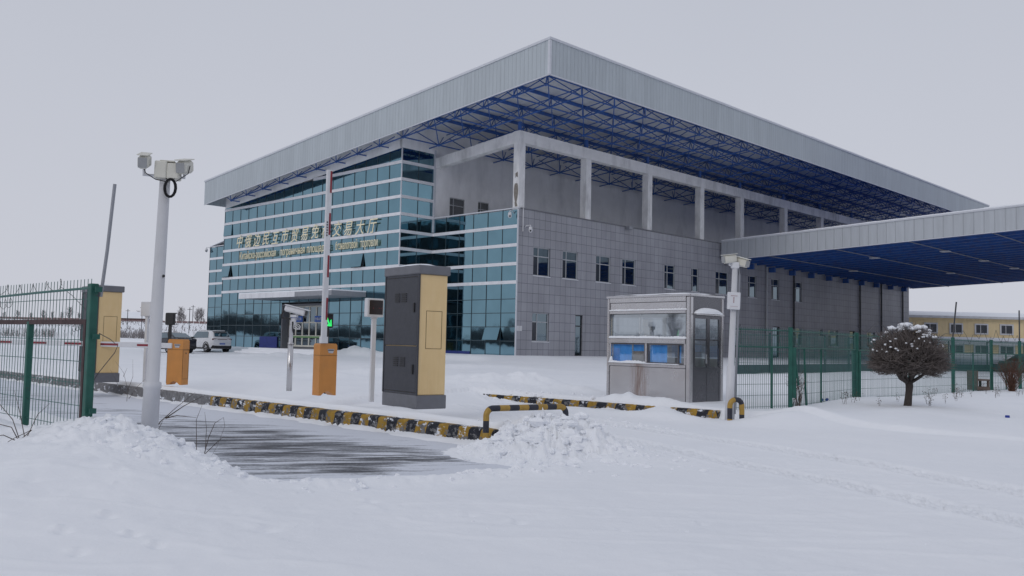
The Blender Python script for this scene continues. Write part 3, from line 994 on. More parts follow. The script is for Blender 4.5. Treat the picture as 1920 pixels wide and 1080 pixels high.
# sloping return beam along the front
mb.add([P(.52, 0, CB - .04), P(UI, 0, CB - .67), P(UI, .5, CB - .67), P(.52, .5, CB - .04), P(.52, 0, CT - .045), P(UI, 0, CT - .72), P(UI, .5, CT - .72), P(.52, .5, CT - .045)],
       [(0, 1, 2, 3), (4, 7, 6, 5), (0, 4, 5, 1), (1, 5, 6, 2), (2, 6, 7, 3), (3, 7, 4, 0)])
mb.build('edge_beam', M['beam'], hall)
for v in (0.0, 6.33, 13.17, 19.95, 25.85, 33.2, 40.15, 47.0, 54.0, VEND - .54):
    c = MB()
    c.bbox(P(.005, v + .004, 9.0), P(.515, v + .53, CB - .002), .012)
    o = c.build('column', M['beam'], hall)
    if v == 0.0:
        q = MB()
        q.add([P(.06 + .36 * (.5 + .5 * math.cos(t)) , -.002, 10.75 + .62 * math.sin(t) * (1 + .15 * math.sin(3 * t))) for t in np.linspace(0, 2 * math.pi, 18)[:-1]], [tuple(range(17))])
        q.add([P(.10 + .10 * i, -.003, 11.62 + .1 * (i % 2)) for i in range(3)] + [P(.12 + .10 * i, -.003, 12.0 - .05 * i) for i in (2, 1, 0)], [(0, 1, 2, 3, 4, 5)])
        q.add([P(.08, -.003, 9.85), P(.30, -.003, 9.86), P(.34, -.003, 10.12), P(.2, -.003, 10.2)], [(0, 1, 2, 3)])
        q.build('plaster_patch', M['patch'], o)

# --- roof: deck, fascias, snow, space frame
RU0, RU1, RV0, RV1 = -6.65, 31.45, -4.68, 66.0
def slab(mbx, u0, u1, v0, v1, za, zb, mi=0):
    """sloping slab, za/zb offsets from the fascia underside line"""
    mbx.add([P(u0, v0, zr(u0) + za), P(u1, v0, zr(u1) + za), P(u1, v1, zr(u1) + za), P(u0, v1, zr(u0) + za),
             P(u0, v0, zr(u0) + zb), P(u1, v0, zr(u1) + zb), P(u1, v1, zr(u1) + zb), P(u0, v1, zr(u0) + zb)],
            [(0, 1, 2, 3), (7, 6, 5, 4), (4, 5, 1, 0), (5, 6, 2, 1), (6, 7, 3, 2), (7, 4, 0, 3)], mi)
mb = MB(); slab(mb, RU0 + .1, RU1 - .1, RV0 + .1, RV1 - .1, 1.42, 1.60)
roof = mb.build('roof', M['deck'], hall)
ft = 1.84
mb = MB(); slab(mb, RU0, RU1, RV0, RV0 + .09, 0, ft); mb.build('fascia', M['clad_u'], roof)
mb = MB(); slab(mb, RU0, RU1, RV1 - .09, RV1, 0, ft); mb.build('fascia', M['clad_u'], roof)
mb = MB(); slab(mb, RU0, RU0 + .09, RV0 + .09, RV1 - .09, 0, ft); mb.build('fascia', M['clad_v'], roof)
mb = MB(); slab(mb, RU1 - .09, RU1, RV0 + .09, RV1 - .09, 0, ft); mb.build('fascia', M['clad_v'], roof)
mb = MB()
slab(mb, RU0 - .05, RU1 + .05, RV0 - .05, RV0 + .10, ft, ft + .13); slab(mb, RU0 - .05, RU0 + .10, RV0 + .10, RV1, ft, ft + .13); slab(mb, RU1 - .1, RU1 + .05, RV0 + .10, RV1, ft, ft + .13)
slab(mb, RU0 - .03, RU1, RV0 - .03, RV0 + .05, -.05, 0.0); slab(mb, RU0 - .03, RU0 + .05, RV0 + .05, RV1, -.05, 0.0)
mb.box(P(RU0 - .03, RV0 - .03, zr(RU0)), P(RU0 + .12, RV0 + .12, zr(RU0) + ft - .01))
mb.build('edge_trim', M['trim'], roof)
mb = MB()
for i in range(40):
    u0 = RU0 + (RU1 - RU0) * i / 40; u1 = RU0 + (RU1 - RU0) * (i + 1) / 40
    hh = ft + .16 + .06 * mnoise.noise(Vector((i * .35, 2, 0)))
    slab(mb, u0, u1, RV0 - .02, RV0 + 1.6, ft + .131, hh)
for i in range(60):
    v0 = RV0 + 1.6 + (RV1 - RV0 - 1.6) * i / 60; v1 = RV0 + 1.6 + (RV1 - RV0 - 1.6) * (i + 1) / 60
    hh = ft + .15 + .06 * mnoise.noise(Vector((i * .35, 7, 0)))
    slab(mb, RU0 - .02, RU0 + 1.6, v0, v1, ft + .131, hh)
slab(mb, RU0 + 1.6, RU1, RV0 + 1.6, RV1, ft - .2, ft + .12)
mb.build('roof_snow', M['snow'], roof)
# space frame (bottom nodes at the fascia underside level, top nodes half a bay off)
DU, DV = 2.46, 3.0
nodes_u = [-5.36 + DU * i for i in range(15)]
nodes_v = [-3.55 + DV * i for i in range(24)]
sf = MB()
def show(u, v): return (u < UI + .3 or v < G + .4) and RU0 < u < RU1 and RV0 < v < RV1
def bot(i, j): return (nodes_u[i], nodes_v[j])
def top(i, j): return (nodes_u[i] - DU / 2, nodes_v[j] - DV / 2)
def zb_(u): return zr(u) + .04
def zt_(u): return zr(u) + 1.22
def bar(p, zp, q, zq, r):
    if not (show(*p) or show(*q)): return
    def cl(c): return (min(max(c[0], RU0 + .15), RU1 - .15), min(max(c[1], RV0 + .15), RV1 - .15))
    p2, q2 = cl(p), cl(q)
    sf.tube([P(p2[0], p2[1], zp(p2[0])), P(q2[0], q2[1], zq(q2[0]))], r, 5, cap=False)
nu, nv = len(nodes_u), len(nodes_v)
for i in range(nu):
    for j in range(nv):
        b = bot(i, j)
        if i + 1 < nu: bar(b, zb_, bot(i + 1, j), zb_, .047)
        if j + 1 < nv: bar(b, zb_, bot(i, j + 1), zb_, .047)
        for di in (0, 1):
            for dj in (0, 1):
                tpt = (top(i, j)[0] + di * DU, top(i, j)[1] + dj * DV)
                bar(b, zb_, tpt, zt_, .034)
        t0 = top(i, j)
        bar(t0, zt_, (t0[0] + DU, t0[1]), zt_, .036)
        bar(t0, zt_, (t0[0], t0[1] + DV), zt_, .036)
        if show(*b): sf.lump(P(b[0], b[1], zb_(b[0])), .10, .10, .10, 0, 0, 1, 6, 4)
# posts that stand on the edge beam and bear the frame
for v in (0.25, 6.6, 13.4, 20.2, 26.1, 33.4, 40.4, 47.2, 54.2):
    sf.tube([P(.26, v, CT), P(.26, v, zb_(0) + .05)], .13, 8)
sf.build('space_frame', M['blue_steel'], roof)
pu = MB()
for i in range(nu + 1):
    u = nodes_u[0] - DU / 2 + DU * i
    if u > UI + 1: break
    u = max(u, RU0 + .3)
    pu.box(P(u - .045, RV0 + .15, zr(u) + 1.22), P(u + .045, RV1 - .2, zr(u) + 1.40))
for j in range(12):
    v = RV0 + .2
pu.build('purlin', M['blue_steel'], roof)

# --- entrance
mb = MB()
mb.box(P(E0, G + .02, EZ - .12), P(E1, G + .85, EZ)); mb.box(P(E0 - .02, G + .02, .3), P(E0 + .14, G + .85, EZ - .12)); mb.box(P(E1 - .14, G + .02, .3), P(E1 + .02, G + .85, EZ - .12))
mb.box(P(E0 + .14, G + .72, .3), P(E1 - .14, G + .80, .95))
ent = mb.build('entrance', M['mid_grey'], hall)
mb = MB()
nd = 6
wd = (E1 - E0 - .28) / nd
for i in range(nd):
    a = E0 + .14 + wd * i; b = a + wd
    for lo, hi in (((a, .95), (a + .07, 3.98)), ((b - .07, .95), (b, 3.98)), ((a + .07, .95), (b - .07, 1.08)), ((a + .07, 2.70), (b - .07, 2.80)), ((a + .07, 3.88), (b - .07, 3.98)), ((a + .07, 1.72), (b - .07, 1.80))):
        mb.box(P(lo[0], G + .62, lo[1]), P(hi[0], G + .70, hi[1]))
mb.build('door_frame', M['cream'], ent)
mb = MB()
mb.quad(P(E0 + .14, G + .66, .95), P(E1 - .14, G + .66, .95), P(E1 - .14, G + .66, 3.98), P(E0 + .14, G + .66, 3.98))
mb.build('door_glass', M['pane'], ent)
mb = MB()
mb.box(P(E0 + .2, G + .59, 1.62), P(E1 - .2, G + .61, 1.74))
mb.build('green_stripe', simple('green_film', (.16, .30, .13), .6), ent)
# canopy over the entrance
mb = MB()
cu0, cu1, cv = 11.4, 23.5, G - 2.75
mb.box(P(cu0, cv, 4.42), P(cu1, G - .02, 4.74))
can = mb.build('entrance_canopy', M['grey_metal'], hall)
mb = MB()
n = 8
for i in range(n):
    a = 15.8 + (cu1 - 15.8) * i / n; b = 15.8 + (cu1 - 15.8) * (i + 1) / n
    mb.box(P(a + .01, cv - .03, 4.40), P(b - .01, cv - .002, 4.76))
mb.box(P(cu1 + .002, cv, 4.40), P(cu1 + .03, G - .02, 4.76))
mb.build('fascia_panel', M['band'], can)
mb = MB(); mb.box(P(cu0, cv, 4.742), P(cu1, G - .02, 4.83)); mb.build('canopy_snow', M['snow'], can)
mb = MB(); mb.lump(P(11.9, cv - .1, 4.62), .09, .09, .09, 0, 0); mb.build('lamp', M['lamp_off'], can, True)
# blue sheets at the foot of the glazing
mb = MB(); mb.box(P(22.45, G - .07, .5), P(25.0, G - .03, 1.66)); mb.build('blue_panel', M['blue_panel'], hall)
mb = MB(); mb.box(P(4.0, -.07, .4), P(7.6, -.03, .98)); mb.build('blue_panel', M['blue_panel'], hall)
# rain pipes down the tiled side
for v in (25.2, 29.97, 34.74, 48.35, 53.48, 59.05):
    mb = MB(); mb.tube([P(-.10, v, .4), P(-.10, v, 8.9), P(-.02, v, 9.1)], .075, 8)
    for z in (2.5, 5.0, 7.5): mb.tube([P(-.10, v, z), P(-.10, v, z + .06)], .095, 8)
    mb.build('rain_pipe', M['alu'] if v < 31 else M['dark_metal'], hall)
# brackets of the canopy along the wall
# plaque and security cameras on the corner
mb = MB(); mb.box(P(-.03, .03, 2.29), P(-.003, .24, 2.6)); mb.box(P(-.03, .27, 2.29), P(-.003, .5, 2.6)); mb.build('wall_plaque', M['white_paint'], hall)
def dome_camera(pos, arm):
    mb = MB()
    mb.tube([pos, (pos[0] + arm[0] * .3, pos[1] + arm[1] * .3, pos[2] + .12), (pos[0] + arm[0], pos[1] + arm[1], pos[2] + .12), (pos[0] + arm[0], pos[1] + arm[1], pos[2])], .03, 6)
    c = (pos[0] + arm[0], pos[1] + arm[1], pos[2] - .18)
    mb.tube([(c[0], c[1], c[2] + .2), (c[0], c[1], c[2])], [.10, .13], 10)
    mb.lump((c[0], c[1], c[2] - .02), .12, .12, .14, 0, 0, 1, 10, 6)
    o = mb.build('security_camera', M['white_paint'], hall, True)
    l = MB(); l.lump((c[0] - .07, c[1] - .07, c[2] - .05), .06, .06, .06, 0, 0); l.build('lens', M['black'], o, True)
dome_camera(P(.35, -.02, 9.45), (-.35, 0, 0))
dome_camera(P(-.03, .55, 8.6), (.05, -.45, 0))
dome_camera(P(UW, -.0, 9.6), (-.25, .25, 0))
mb = MB(); mb.tube([P(-.08, .35, 9.75), P(-.08, .35, 8.35)], .03, 6); mb.build('conduit', M['white_paint'], hall)
mb = MB(); mb.box(P(-.35, 10.6, 9.55), P(-.02, 11.0, 9.78)); mb.build('flood_light', M['grey_metal'], hall)

# --- lettering on the front
def text_mesh(txt, size, extrude, mat, name, parent, origin, xdir, zshear=0.0, sx=1.0, offset=0.0, cond=None):
    cu = bpy.data.curves.new('lettering', 'FONT')
    cu.body = txt
    cu.size = size
    cu.extrude = extrude
    cu.offset = offset
    cu.shear = zshear
    cu.align_x = 'CENTER'
    tmp = bpy.data.objects.new('lettering', cu)
    COL.objects.link(tmp)
    dg = bpy.context.evaluated_depsgraph_get()
    me = bpy.data.meshes.new_from_object(tmp.evaluated_get(dg))
    bpy.data.objects.remove(tmp)
    bpy.data.curves.remove(cu)
    me.name = name
    # text x -> xdir, text y -> z, text z -> outward
    xd = Vector(xdir).normalized()
    out = xd.cross(Vector((0, 0, 1)))
    mt = Matrix(((xd.x * sx, 0, out.x, origin[0]), (xd.y * sx, 0, out.y, origin[1]), (0, 1, 0, origin[2]), (0, 0, 0, 1)))
    me.transform(mt)
    me.materials.clear()
    me.materials.append(mat)
    o = bpy.data.objects.new(name, me)
    COL.objects.link(o)
    o.parent = parent
    return o
zh = '中俄边民互市贸易免税交易大厅'
for i, ch in enumerate(zh):
    u = 28.62 - (28.62 - 10.82) * i / (len(zh) - 1)
    text_mesh(ch, 1.10, .02, M['gold'], 'sign_character', hall, P(u, G - .16, 8.83 + rnd.uniform(-.05, .05)), (0, -1, 0), .26, .92, .0)
for word, ua, ub in (('Китайско-российская', 28.45, 21.6), ('пограничная', 20.85, 16.75), ('площадка', 16.2, 13.45 + .3), ('безналоговой', 13.35 + .1, 8.2 + 2.65), ('торговли', 10.5 + .0, 8.2)):
    pass
words = [('Китайско-российская', 28.40, 22.05), ('пограничная', 21.15, 17.35), ('площадка', 16.90, 13.75), ('безналоговой', 13.25, 9.0 + 3.15), ('торговли', 12.0, 10.1)]
words = [('Китайско-российская', 28.40, 22.15), ('пограничная', 21.25, 17.60), ('площадка', 17.15, 14.35), ('безналоговой', 13.70, 11.05 + .95), ('торговли', 11.55, 10.05)]
# word extents measured along the facade
words = [('Китайско-российская', 28.4, 22.0), ('пограничная', 21.3, 17.5), ('площадка', 17.1, 13.9), ('безналоговой', 13.45, 11.95 - .0), ('торговли', 11.6, 10.1)]
def uof(px):
    # distance along the front that belongs to a horizontal measure of the sign, 0 .. 1
    return 28.45 - px * (28.45 - 10.12)
for wd_, t0, t1 in (('Китайско-российская', 0, .300), ('пограничная', .335, .520), ('площадка', .537, .695), ('безналоговой', .735, .875), ('торговли', .895, 1.0)):
    ua, ub = uof(t0), uof(t1)
    o = text_mesh(wd_, .80, .02, M['gold'], 'sign_word', hall, P((ua + ub) / 2, G - .14, 7.80), (0, -1, 0), 0, 1.0, .0)
    ys = [v_.co.y for v_ in o.data.vertices]
    wid_ = max(ys) - min(ys); c_ = (max(ys) + min(ys)) / 2
    k_ = (ua - ub) / wid_
    for v_ in o.data.vertices: v_.co.y = (v_.co.y - c_) * k_ + (ua + ub) / 2
# banners above the doors
for ua, ub in ((21.5, 19.9), (18.3, 16.9)):
    mb = MB(); mb.box(P(ub, G + .50, 2.78), P(ua, G + .53, 3.22)); o = mb.build('banner', M['banner'], ent)
    text_mesh('中俄边民互市', .22, .004, M['white_paint'], 'banner_text', o, P((ua + ub) / 2, G + .49, 2.93), (0, -1, 0))
# steps in front of the doors and of the side door
mb = MB()
for k in range(3): mb.box(P(E0 - 3 - k * .35, G - 1.2 - k * .4, .3), P(E1 + 2.5 + k * .35, G - .1, .80 - k * .13))
for k in range(3): mb.box(P(-1.3 - k * .35, 4.2 - k * .4, .3), P(-.02, 14 + k * .4, .76 - k * .12))
tag(mb.build('steps', M['snow'], loc=(KB.x, KB.y, 0), rz=HALL_RZ), kind='structure')

# ---------------------------------------------------------------- big side canopy
CS = .041
def zc(u): return 8.40 - CS * u
side = thing('roadside_canopy', 'large flat steel canopy with blue underside reaching out from the tiled wall', 'canopy', (KB.x, KB.y, 0), HALL_RZ)
CV0, CV1, CU1 = 22.75, 61.6, -46.0
def cslab(mbx, u0, u1, v0, v1, za, zb):
    mbx.add([P(u0, v0, zc(u0) + za), P(u1, v0, zc(u1) + za), P(u1, v1, zc(u1) + za), P(u0, v1, zc(u0) + za),
             P(u0, v0, zc(u0) + zb), P(u1, v0, zc(u1) + zb), P(u1, v1, zc(u1) + zb), P(u0, v1, zc(u0) + zb)],
            [(0, 1, 2, 3), (7, 6, 5, 4), (4, 5, 1, 0), (5, 6, 2, 1), (6, 7, 3, 2), (7, 4, 0, 3)])
mb = MB(); cslab(mb, CU1, -.12, CV0 + .1, CV1, 1.0, 1.2); deck = mb.build('canopy_roof', M['blue_deck'], side)
mb = MB(); cslab(mb, CU1, -.12, CV0, CV0 + .09, 0, 1.42); mb.build('fascia', M['clad_canopy'], side)
mb = MB(); cslab(mb, CU1, -.12, CV1, CV1 + .09, .05, 1.42); mb.build('fascia', M['clad_canopy'], side)
mb = MB(); cslab(mb, CU1, -.12, CV0 - .05, CV0 + .12, 1.42, 1.53); cslab(mb, CU1, -.12, CV0 - .03, CV0 + .06, -.05, 0); mb.build('edge_trim', M['trim'], side)
mb = MB()
for i in range(60):
    u0 = CU1 + (-.12 - CU1) * i / 60; u1 = CU1 + (-.12 - CU1) * (i + 1) / 60
    cslab(mb, u0, u1, CV0 - .01, CV0 + 2, 1.531, 1.60 + .05 * mnoise.noise(Vector((i * .4, 3, 3))))
mb.build('roof_snow', M['snow'], side)
mb = MB()
v = CV0 + .9
while v < CV1 - .2:
    cslab(mb, CU1, -.15, v - .10, v + .10, .02, .22)
    cslab(mb, CU1, -.15, v - .05, v + .05, .80, .99)
    v += 1.55
mb.build('canopy_beam', M['blue_steel'], side)
mb = MB()
u = -.8
while u > -40:
    for k in range(int((CV1 - CV0 - 1) / 1.55)):
        va = CV0 + .9 + 1.55 * k; vb = va + 1.55
        mb.tube([P(u, va, zc(u) + (.12 if k % 2 else .9)), P(u, vb, zc(u) + (.9 if k % 2 else .12))], .04, 4, cap=False)
    u -= 2.6
mb.build('web_member', M['blue_steel'], side)
mb = MB()
u = -4.0
while u > -44:
    cslab(mb, u - .025, u + .025, CV0 + .3, CV1 - .2, -.03, .018)
    u -= 5.2
mb.build('cable_tray', M['grey_metal'], side)
for u, v in ((-9.2, 30.0), (-14.4, 38.5), (-14.4, 30.0), (-19.6, 38.5), (-9.2, 46.5), (-14.4, 46.5), (-4.0, 38), (-19.6, 46.5)):
    mb = MB(); mb.box(P(u - .30, v - .30, zc(u) - .10), P(u + .30, v + .30, zc(u) - .035)); mb.build('ceiling_light', M['lamp_off'], side)
for k in range(10):
    v = 27.0 + 3.55 * k
    mb = MB(); mb.box(P(-.55, v - .12, 8.0), P(-.02, v + .12, 8.42)); mb.build('bracket', M['blue_steel'], side)
for u, v in ((-34, 28), (-34, 56)):
    mb = MB(); mb.tube([P(u, v, 0), P(u, v, zc(u) + .1)], .35, 16); mb.build('canopy_column', M['white_paint'], side, True)

# ---------------------------------------------------------------- ochre building at the right
hb = thing('ochre_building', 'long two storey ochre building with white window surrounds behind the right fence', 'building', (50.0, 101.0, 0), R(1.2))
# local x along its front, front at local y=0
gy = 1.2
mb = MB(); mb.box((-9, 0, 0), (46, 12, 5.7)); wl = mb.build('wall', M['yellow_wall'], hb)
mb = MB()
mb.add([(-9.5, -.5, 5.7), (46.5, -.5, 5.7), (46.5, 12.5, 5.7), (-9.5, 12.5, 5.7), (-9.5, 6, 6.45), (46.5, 6, 6.45)], [(0, 1, 5, 4), (2, 3, 4, 5), (0, 4, 3), (1, 2, 5), (3, 2, 1, 0)])
mb.build('roof', M['snow'], hb)
mb = MB(); mb.box((-9.5, -.55, 5.45), (46.5, -.02, 5.69)); mb.build('eave', M['white_paint'], hb)
mb = MB(); mb.box((-6.0, -.75, 3.0), (46, -.02, 3.35)); mb.build('ledge', M['snow'], hb)
mb = MB(); mb.box((-6.0, -.5, 2.55), (46, -.02, 2.998)); mb.build('ledge_panel', M['white_paint'], hb)
for row, z0, z1 in ((0, 3.85, 4.75), (1, 1.25, 2.42)):
    for k in range(-1, 16):
        x = -2.75 + 2.88 * k
        wdt = .62 if row == 0 else .75
        f = MB(); f.box((x - wdt - .16, -.09, z0 - .16), (x + wdt + .16, -.01, z0)); f.box((x - wdt - .16, -.09, z1), (x + wdt + .16, -.01, z1 + .16)); f.box((x - wdt - .16, -.09, z0), (x - wdt, -.01, z1)); f.box((x + wdt, -.09, z0), (x + wdt + .16, -.01, z1)); f.box((x - .12, -.05, z0), (x - .06, -.01, z1))
        fo = f.build('window', M['white_paint'], hb)
        p = MB(); p.quad((x - wdt, -.03, z0), (x + wdt, -.03, z0), (x + wdt, -.03, z1), (x - wdt, -.03, z1)); p.build('pane', M['dark_pane'], fo)

# ---------------------------------------------------------------- fences
def mesh_panel(p0, p1, z0a, z0b, z1, wires, bars, rv=.0042, rh=.004, over=.0):
    """welded mesh between two ground points (local xyz); z0a/z0b foot heights"""
    mb = MB()
    for i in range(wires + 1):
        t = i / wires
        x = p0[0] + (p1[0] - p0[0]) * t; y = p0[1] + (p1[1] - p0[1]) * t
        j = rnd.uniform(-.006, .006)
        mb.tube([(x + j, y, z0a + (z0b - z0a) * t), (x - j * .5, y, z1 + over)], rv, 4, cap=False)
    for z in bars:
        mb.tube([(p0[0], p0[1], z), ((p0[0] + p1[0]) / 2, (p0[1] + p1[1]) / 2, z + rnd.uniform(-.012, .012)), (p1[0], p1[1], z)], rh, 4, cap=False)
    return mb
def coil(mb, p0, p1, z, turns, r, n=14):
    pts = []
    for k in range(turns * n + 1):
        t = k / (turns * n)
        an = 2 * math.pi * k / n
        q = r * (1 + .3 * math.sin(k * .37))
        pts.append((p0[0] + (p1[0] - p0[0]) * t + .35 * q * math.sin(an * .9), p0[1] + (p1[1] - p0[1]) * t + q * math.cos(an) * .5, z + q * math.sin(an)))
    mb.tube(pts, .0035, 3, cap=False)

# left gate fence
LP0, LP1 = Vector((-4.91, 10.5)), Vector((-7.40, 12.80))
LD = (LP1 - LP0).normalized()
gate = thing('gate_fence', 'green mesh gate fence with peeling posts and rusty brown frame left of the cleared lane', 'fence', (LP0.x, LP0.y, 0), math.atan2(LD.y, LD.x))
LL = (LP1 - LP0).length
def post(x, z0, z1, sx=.05, nm='post', par=None, mat=None, lean=0):
    mb = MB()
    n = 10
    for k in range(n):
        a, b = z0 + (z1 - z0) * k / n, z0 + (z1 - z0) * (k + 1) / n
    mb.bbox((x - sx, -sx, z0), (x + sx, sx, z1), .008, mat=Matrix.Shear('XY', 4, (0, 0)) if not lean else Matrix.Rotation(lean, 4, 'Y'))
    return mb.build(nm, mat or M['green'], par)
post(0, .05, 2.10, .046, par=gate)
post(LL, .2, 2.12, .042, par=gate)
post(LL * .57, .3, 1.66, .036, par=gate)
mesh_panel((.06, 0), (LL - .05, 0), .12, .5, 2.14, 32, (.40, .66, .92, 1.18, 1.44, 1.92), .0042, .0042, .02).build('mesh_panel', M['green_wire'], gate)
mesh_panel((LL + .05, 0), (LL + 2.5, 0), .5, .6, 2.1, 30, (.66, .92, 1.18, 1.44, 1.92), .0042, .0042, .02).build('mesh_panel', M['green_wire'], gate)
post(LL + 2.55, .3, 2.1, .05, par=gate)
mb = MB(); mb.box((.10, -.03, 1.62), (LL + 2.5, .03, 1.68)); mb.box((.10, -.03, .40), (.16, .03, 1.62)); mb.build('gate_frame', M['rust'], gate)
mb = MB(); mb.tube([(.0, .02, 2.05), (LL * .5, .02, 2.03), (LL, .02, 2.0), (LL + 2.5, 0, 1.98)], .016, 6); mb.build('top_rail', M['green_wire'], gate)
for z in (.62, 1.48, 2.03):
    mb = MB(); mb.box((-.13, -.05, z - .03), (-.056, -.035, z + .03)); mb.box((-.13, -.035, z - .03), (-.12, .03, z + .03)); mb.build('hinge', M['green'], gate)
mb = MB(); mb.tube([(-.02, -.08, 1.95), (-.09, -.10, 2.5), (-.16, -.12, 3.28)], .021, 6); mb.build('wire_arm', M['grey_metal'], gate)
mb = MB()
mb.tube([(LL * .3, 0, 2.10), (LL * .2, -.02, 1.98), (.12, -.05, 1.72)], .004, 3)
mb.tube([(-.05, -.07, 1.52), (-.3, -.1, 1.45), (-.45, -.12, 1.38), (-.38, -.12, 1.30), (-.05, -.08, 1.05), (.05, -.05, .92)], .005, 4)
coil(mb, (LL * .25, 0), (LL * .95, 0), 2.10, 5, .07)
coil(mb, (LL * .78, 0), (LL * .97, 0), 1.9, 3, .06)
coil(mb, (.35, -.03), (.6, -.03), 1.60, 3, .05)
mb.build('barbed_wire', M['wire'], gate)

# right fence
RP = [(4.42, 18.05), (5.95, 19.1), (8.82, 22.9), (13.3, 27.0), (15.9, 29.7), (17.75, 31.3), (22.0, 35.5)]
rf = thing('boundary_fence', 'long green welded mesh fence with peeling posts running behind the round bush', 'fence', (0, 0, 0))
for k, (a, b) in enumerate(zip(RP[:-1], RP[1:])):
    L = math.hypot(b[0] - a[0], b[1] - a[1])
    za, zb = gz(*a) - .1, gz(*b) - .1
    mesh_panel(a, b, za, zb, 1.95, int(L / .062), (.32, .55, .78, 1.0, 1.22, 1.45, 1.60, 1.78), .0042, .004).build('mesh_panel', M['green_wire'], rf)
    mb = MB()
    for z in (1.55 - .01 * k, 1.90): mb.tube([(a[0], a[1], z), (b[0], b[1], z)], .020 if z < 1.8 else .014, 6)
    mb.build('rail', M['green'], rf)
    nmid = 1 if L < 3 else (2 if k == 1 else 1)
    for q in range(1, nmid + 1):
        t = q / (nmid + 1)
        if k == 0: t = .68
        if k == 1: t = (.18, .42)[q - 1]
        x, y = a[0] + (b[0] - a[0]) * t, a[1] + (b[1] - a[1]) * t
        g = gz(x, y)
        mb = MB(); mb.tube([(x + (.05 if (k == 1 and q == 1) else 0), y, g - .1), (x, y, 1.55)], .024, 6); mb.build('brace', M['green'], rf)
for k, (x, y) in enumerate(RP):
    g = gz(x, y)
    mb = MB(); mb.cbox((x, y, (g + 1.98) / 2 - .1), (.078 if k not in (0,) else .05, .078 if k else .05, 1.98 - g + .2), mat=None)
    if k == 1: mb.box((x + .05, y - .02, g + .2), (x + .12, y + .02, 1.55)); mb.tube([(x + .10, y, 1.5), (x + .13, y, 1.1), (x + .17, y - .02, .75)], .02, 4)
    if k == 2: mb.box((x - .11, y - .03, g - .1), (x - .05, y + .03, 1.55)); mb.box((x + .05, y - .05, g), (x + .10, y + .05, 1.5))
    mb.build('post', M['green'], rf)
for k, lean, z1 in ((3, .12, 3.05), (5, .0, 3.05)):
    x, y = RP[k]
    mb = MB(); mb.tube([(x, y, 1.95), (x + lean, y, z1)], .022, 6); mb.build('wire_arm', M['dark_metal'], rf)
mb = MB()
for a, b in ((RP[2], RP[3]), (RP[3], RP[4]), (RP[4], RP[5])):
    pts = []
    for q in range(13):
        t = q / 12
        pts.append((a[0] + (b[0] - a[0]) * t, a[1] + (b[1] - a[1]) * t, 2.06 + .16 * math.sin(q * 2.1 + a[0]) + .1 * math.sin(q * .9)))
    mb.tube(pts, .006, 3)
mb.build('barbed_wire', M['wire'], rf)

# second fence with sheet-metal foot, close to the hall
fp0, fp1, fp2 = (10.5, 41.5), (25.5, 57.5), (44.0, 64.0)
bf = thing('yard_fence', 'dark green yard fence with solid sheet foot in front of the tiled wall', 'fence', (0, 0, 0))
for a, b in ((fp0, fp1), (fp1, fp2)):
    L = math.hypot(b[0] - a[0], b[1] - a[1])
    za, zb = gz(*a), gz(*b)
    mb = MB()
    mb.add([(a[0], a[1], za - .2), (b[0], b[1], zb - .2), (b[0], b[1], zb + .45), (a[0], a[1], za + .42)], [(0, 1, 2, 3)])
    d = Vector((b[1] - a[1], a[0] - b[0], 0)).normalized() * .05
    mb.add([Vector((a[0], a[1], za - .2)) - d, Vector((b[0], b[1], zb - .2)) - d, Vector((b[0], b[1], zb + .45)) - d, Vector((a[0], a[1], za + .42)) - d], [(3, 2, 1, 0)])
    mb.build('sheet_foot', M['dark_green'], bf)
    mesh_panel(a, b, za + .4, zb + .4, 2.2, int(L / .3), (1.1, 1.4, 1.8, 2.2), .005, .006).build('mesh_panel', M['green_wire'], bf)
    n = int(L / 2.9)
    for k in range(n + 1):
        t = k / n
        mb = MB(); x, y = a[0] + (b[0] - a[0]) * t, a[1] + (b[1] - a[1]) * t
        mb.cbox((x, y, 1.15), (.07, .07, 2.3)); mb.build('post', M['dark_green'], bf)

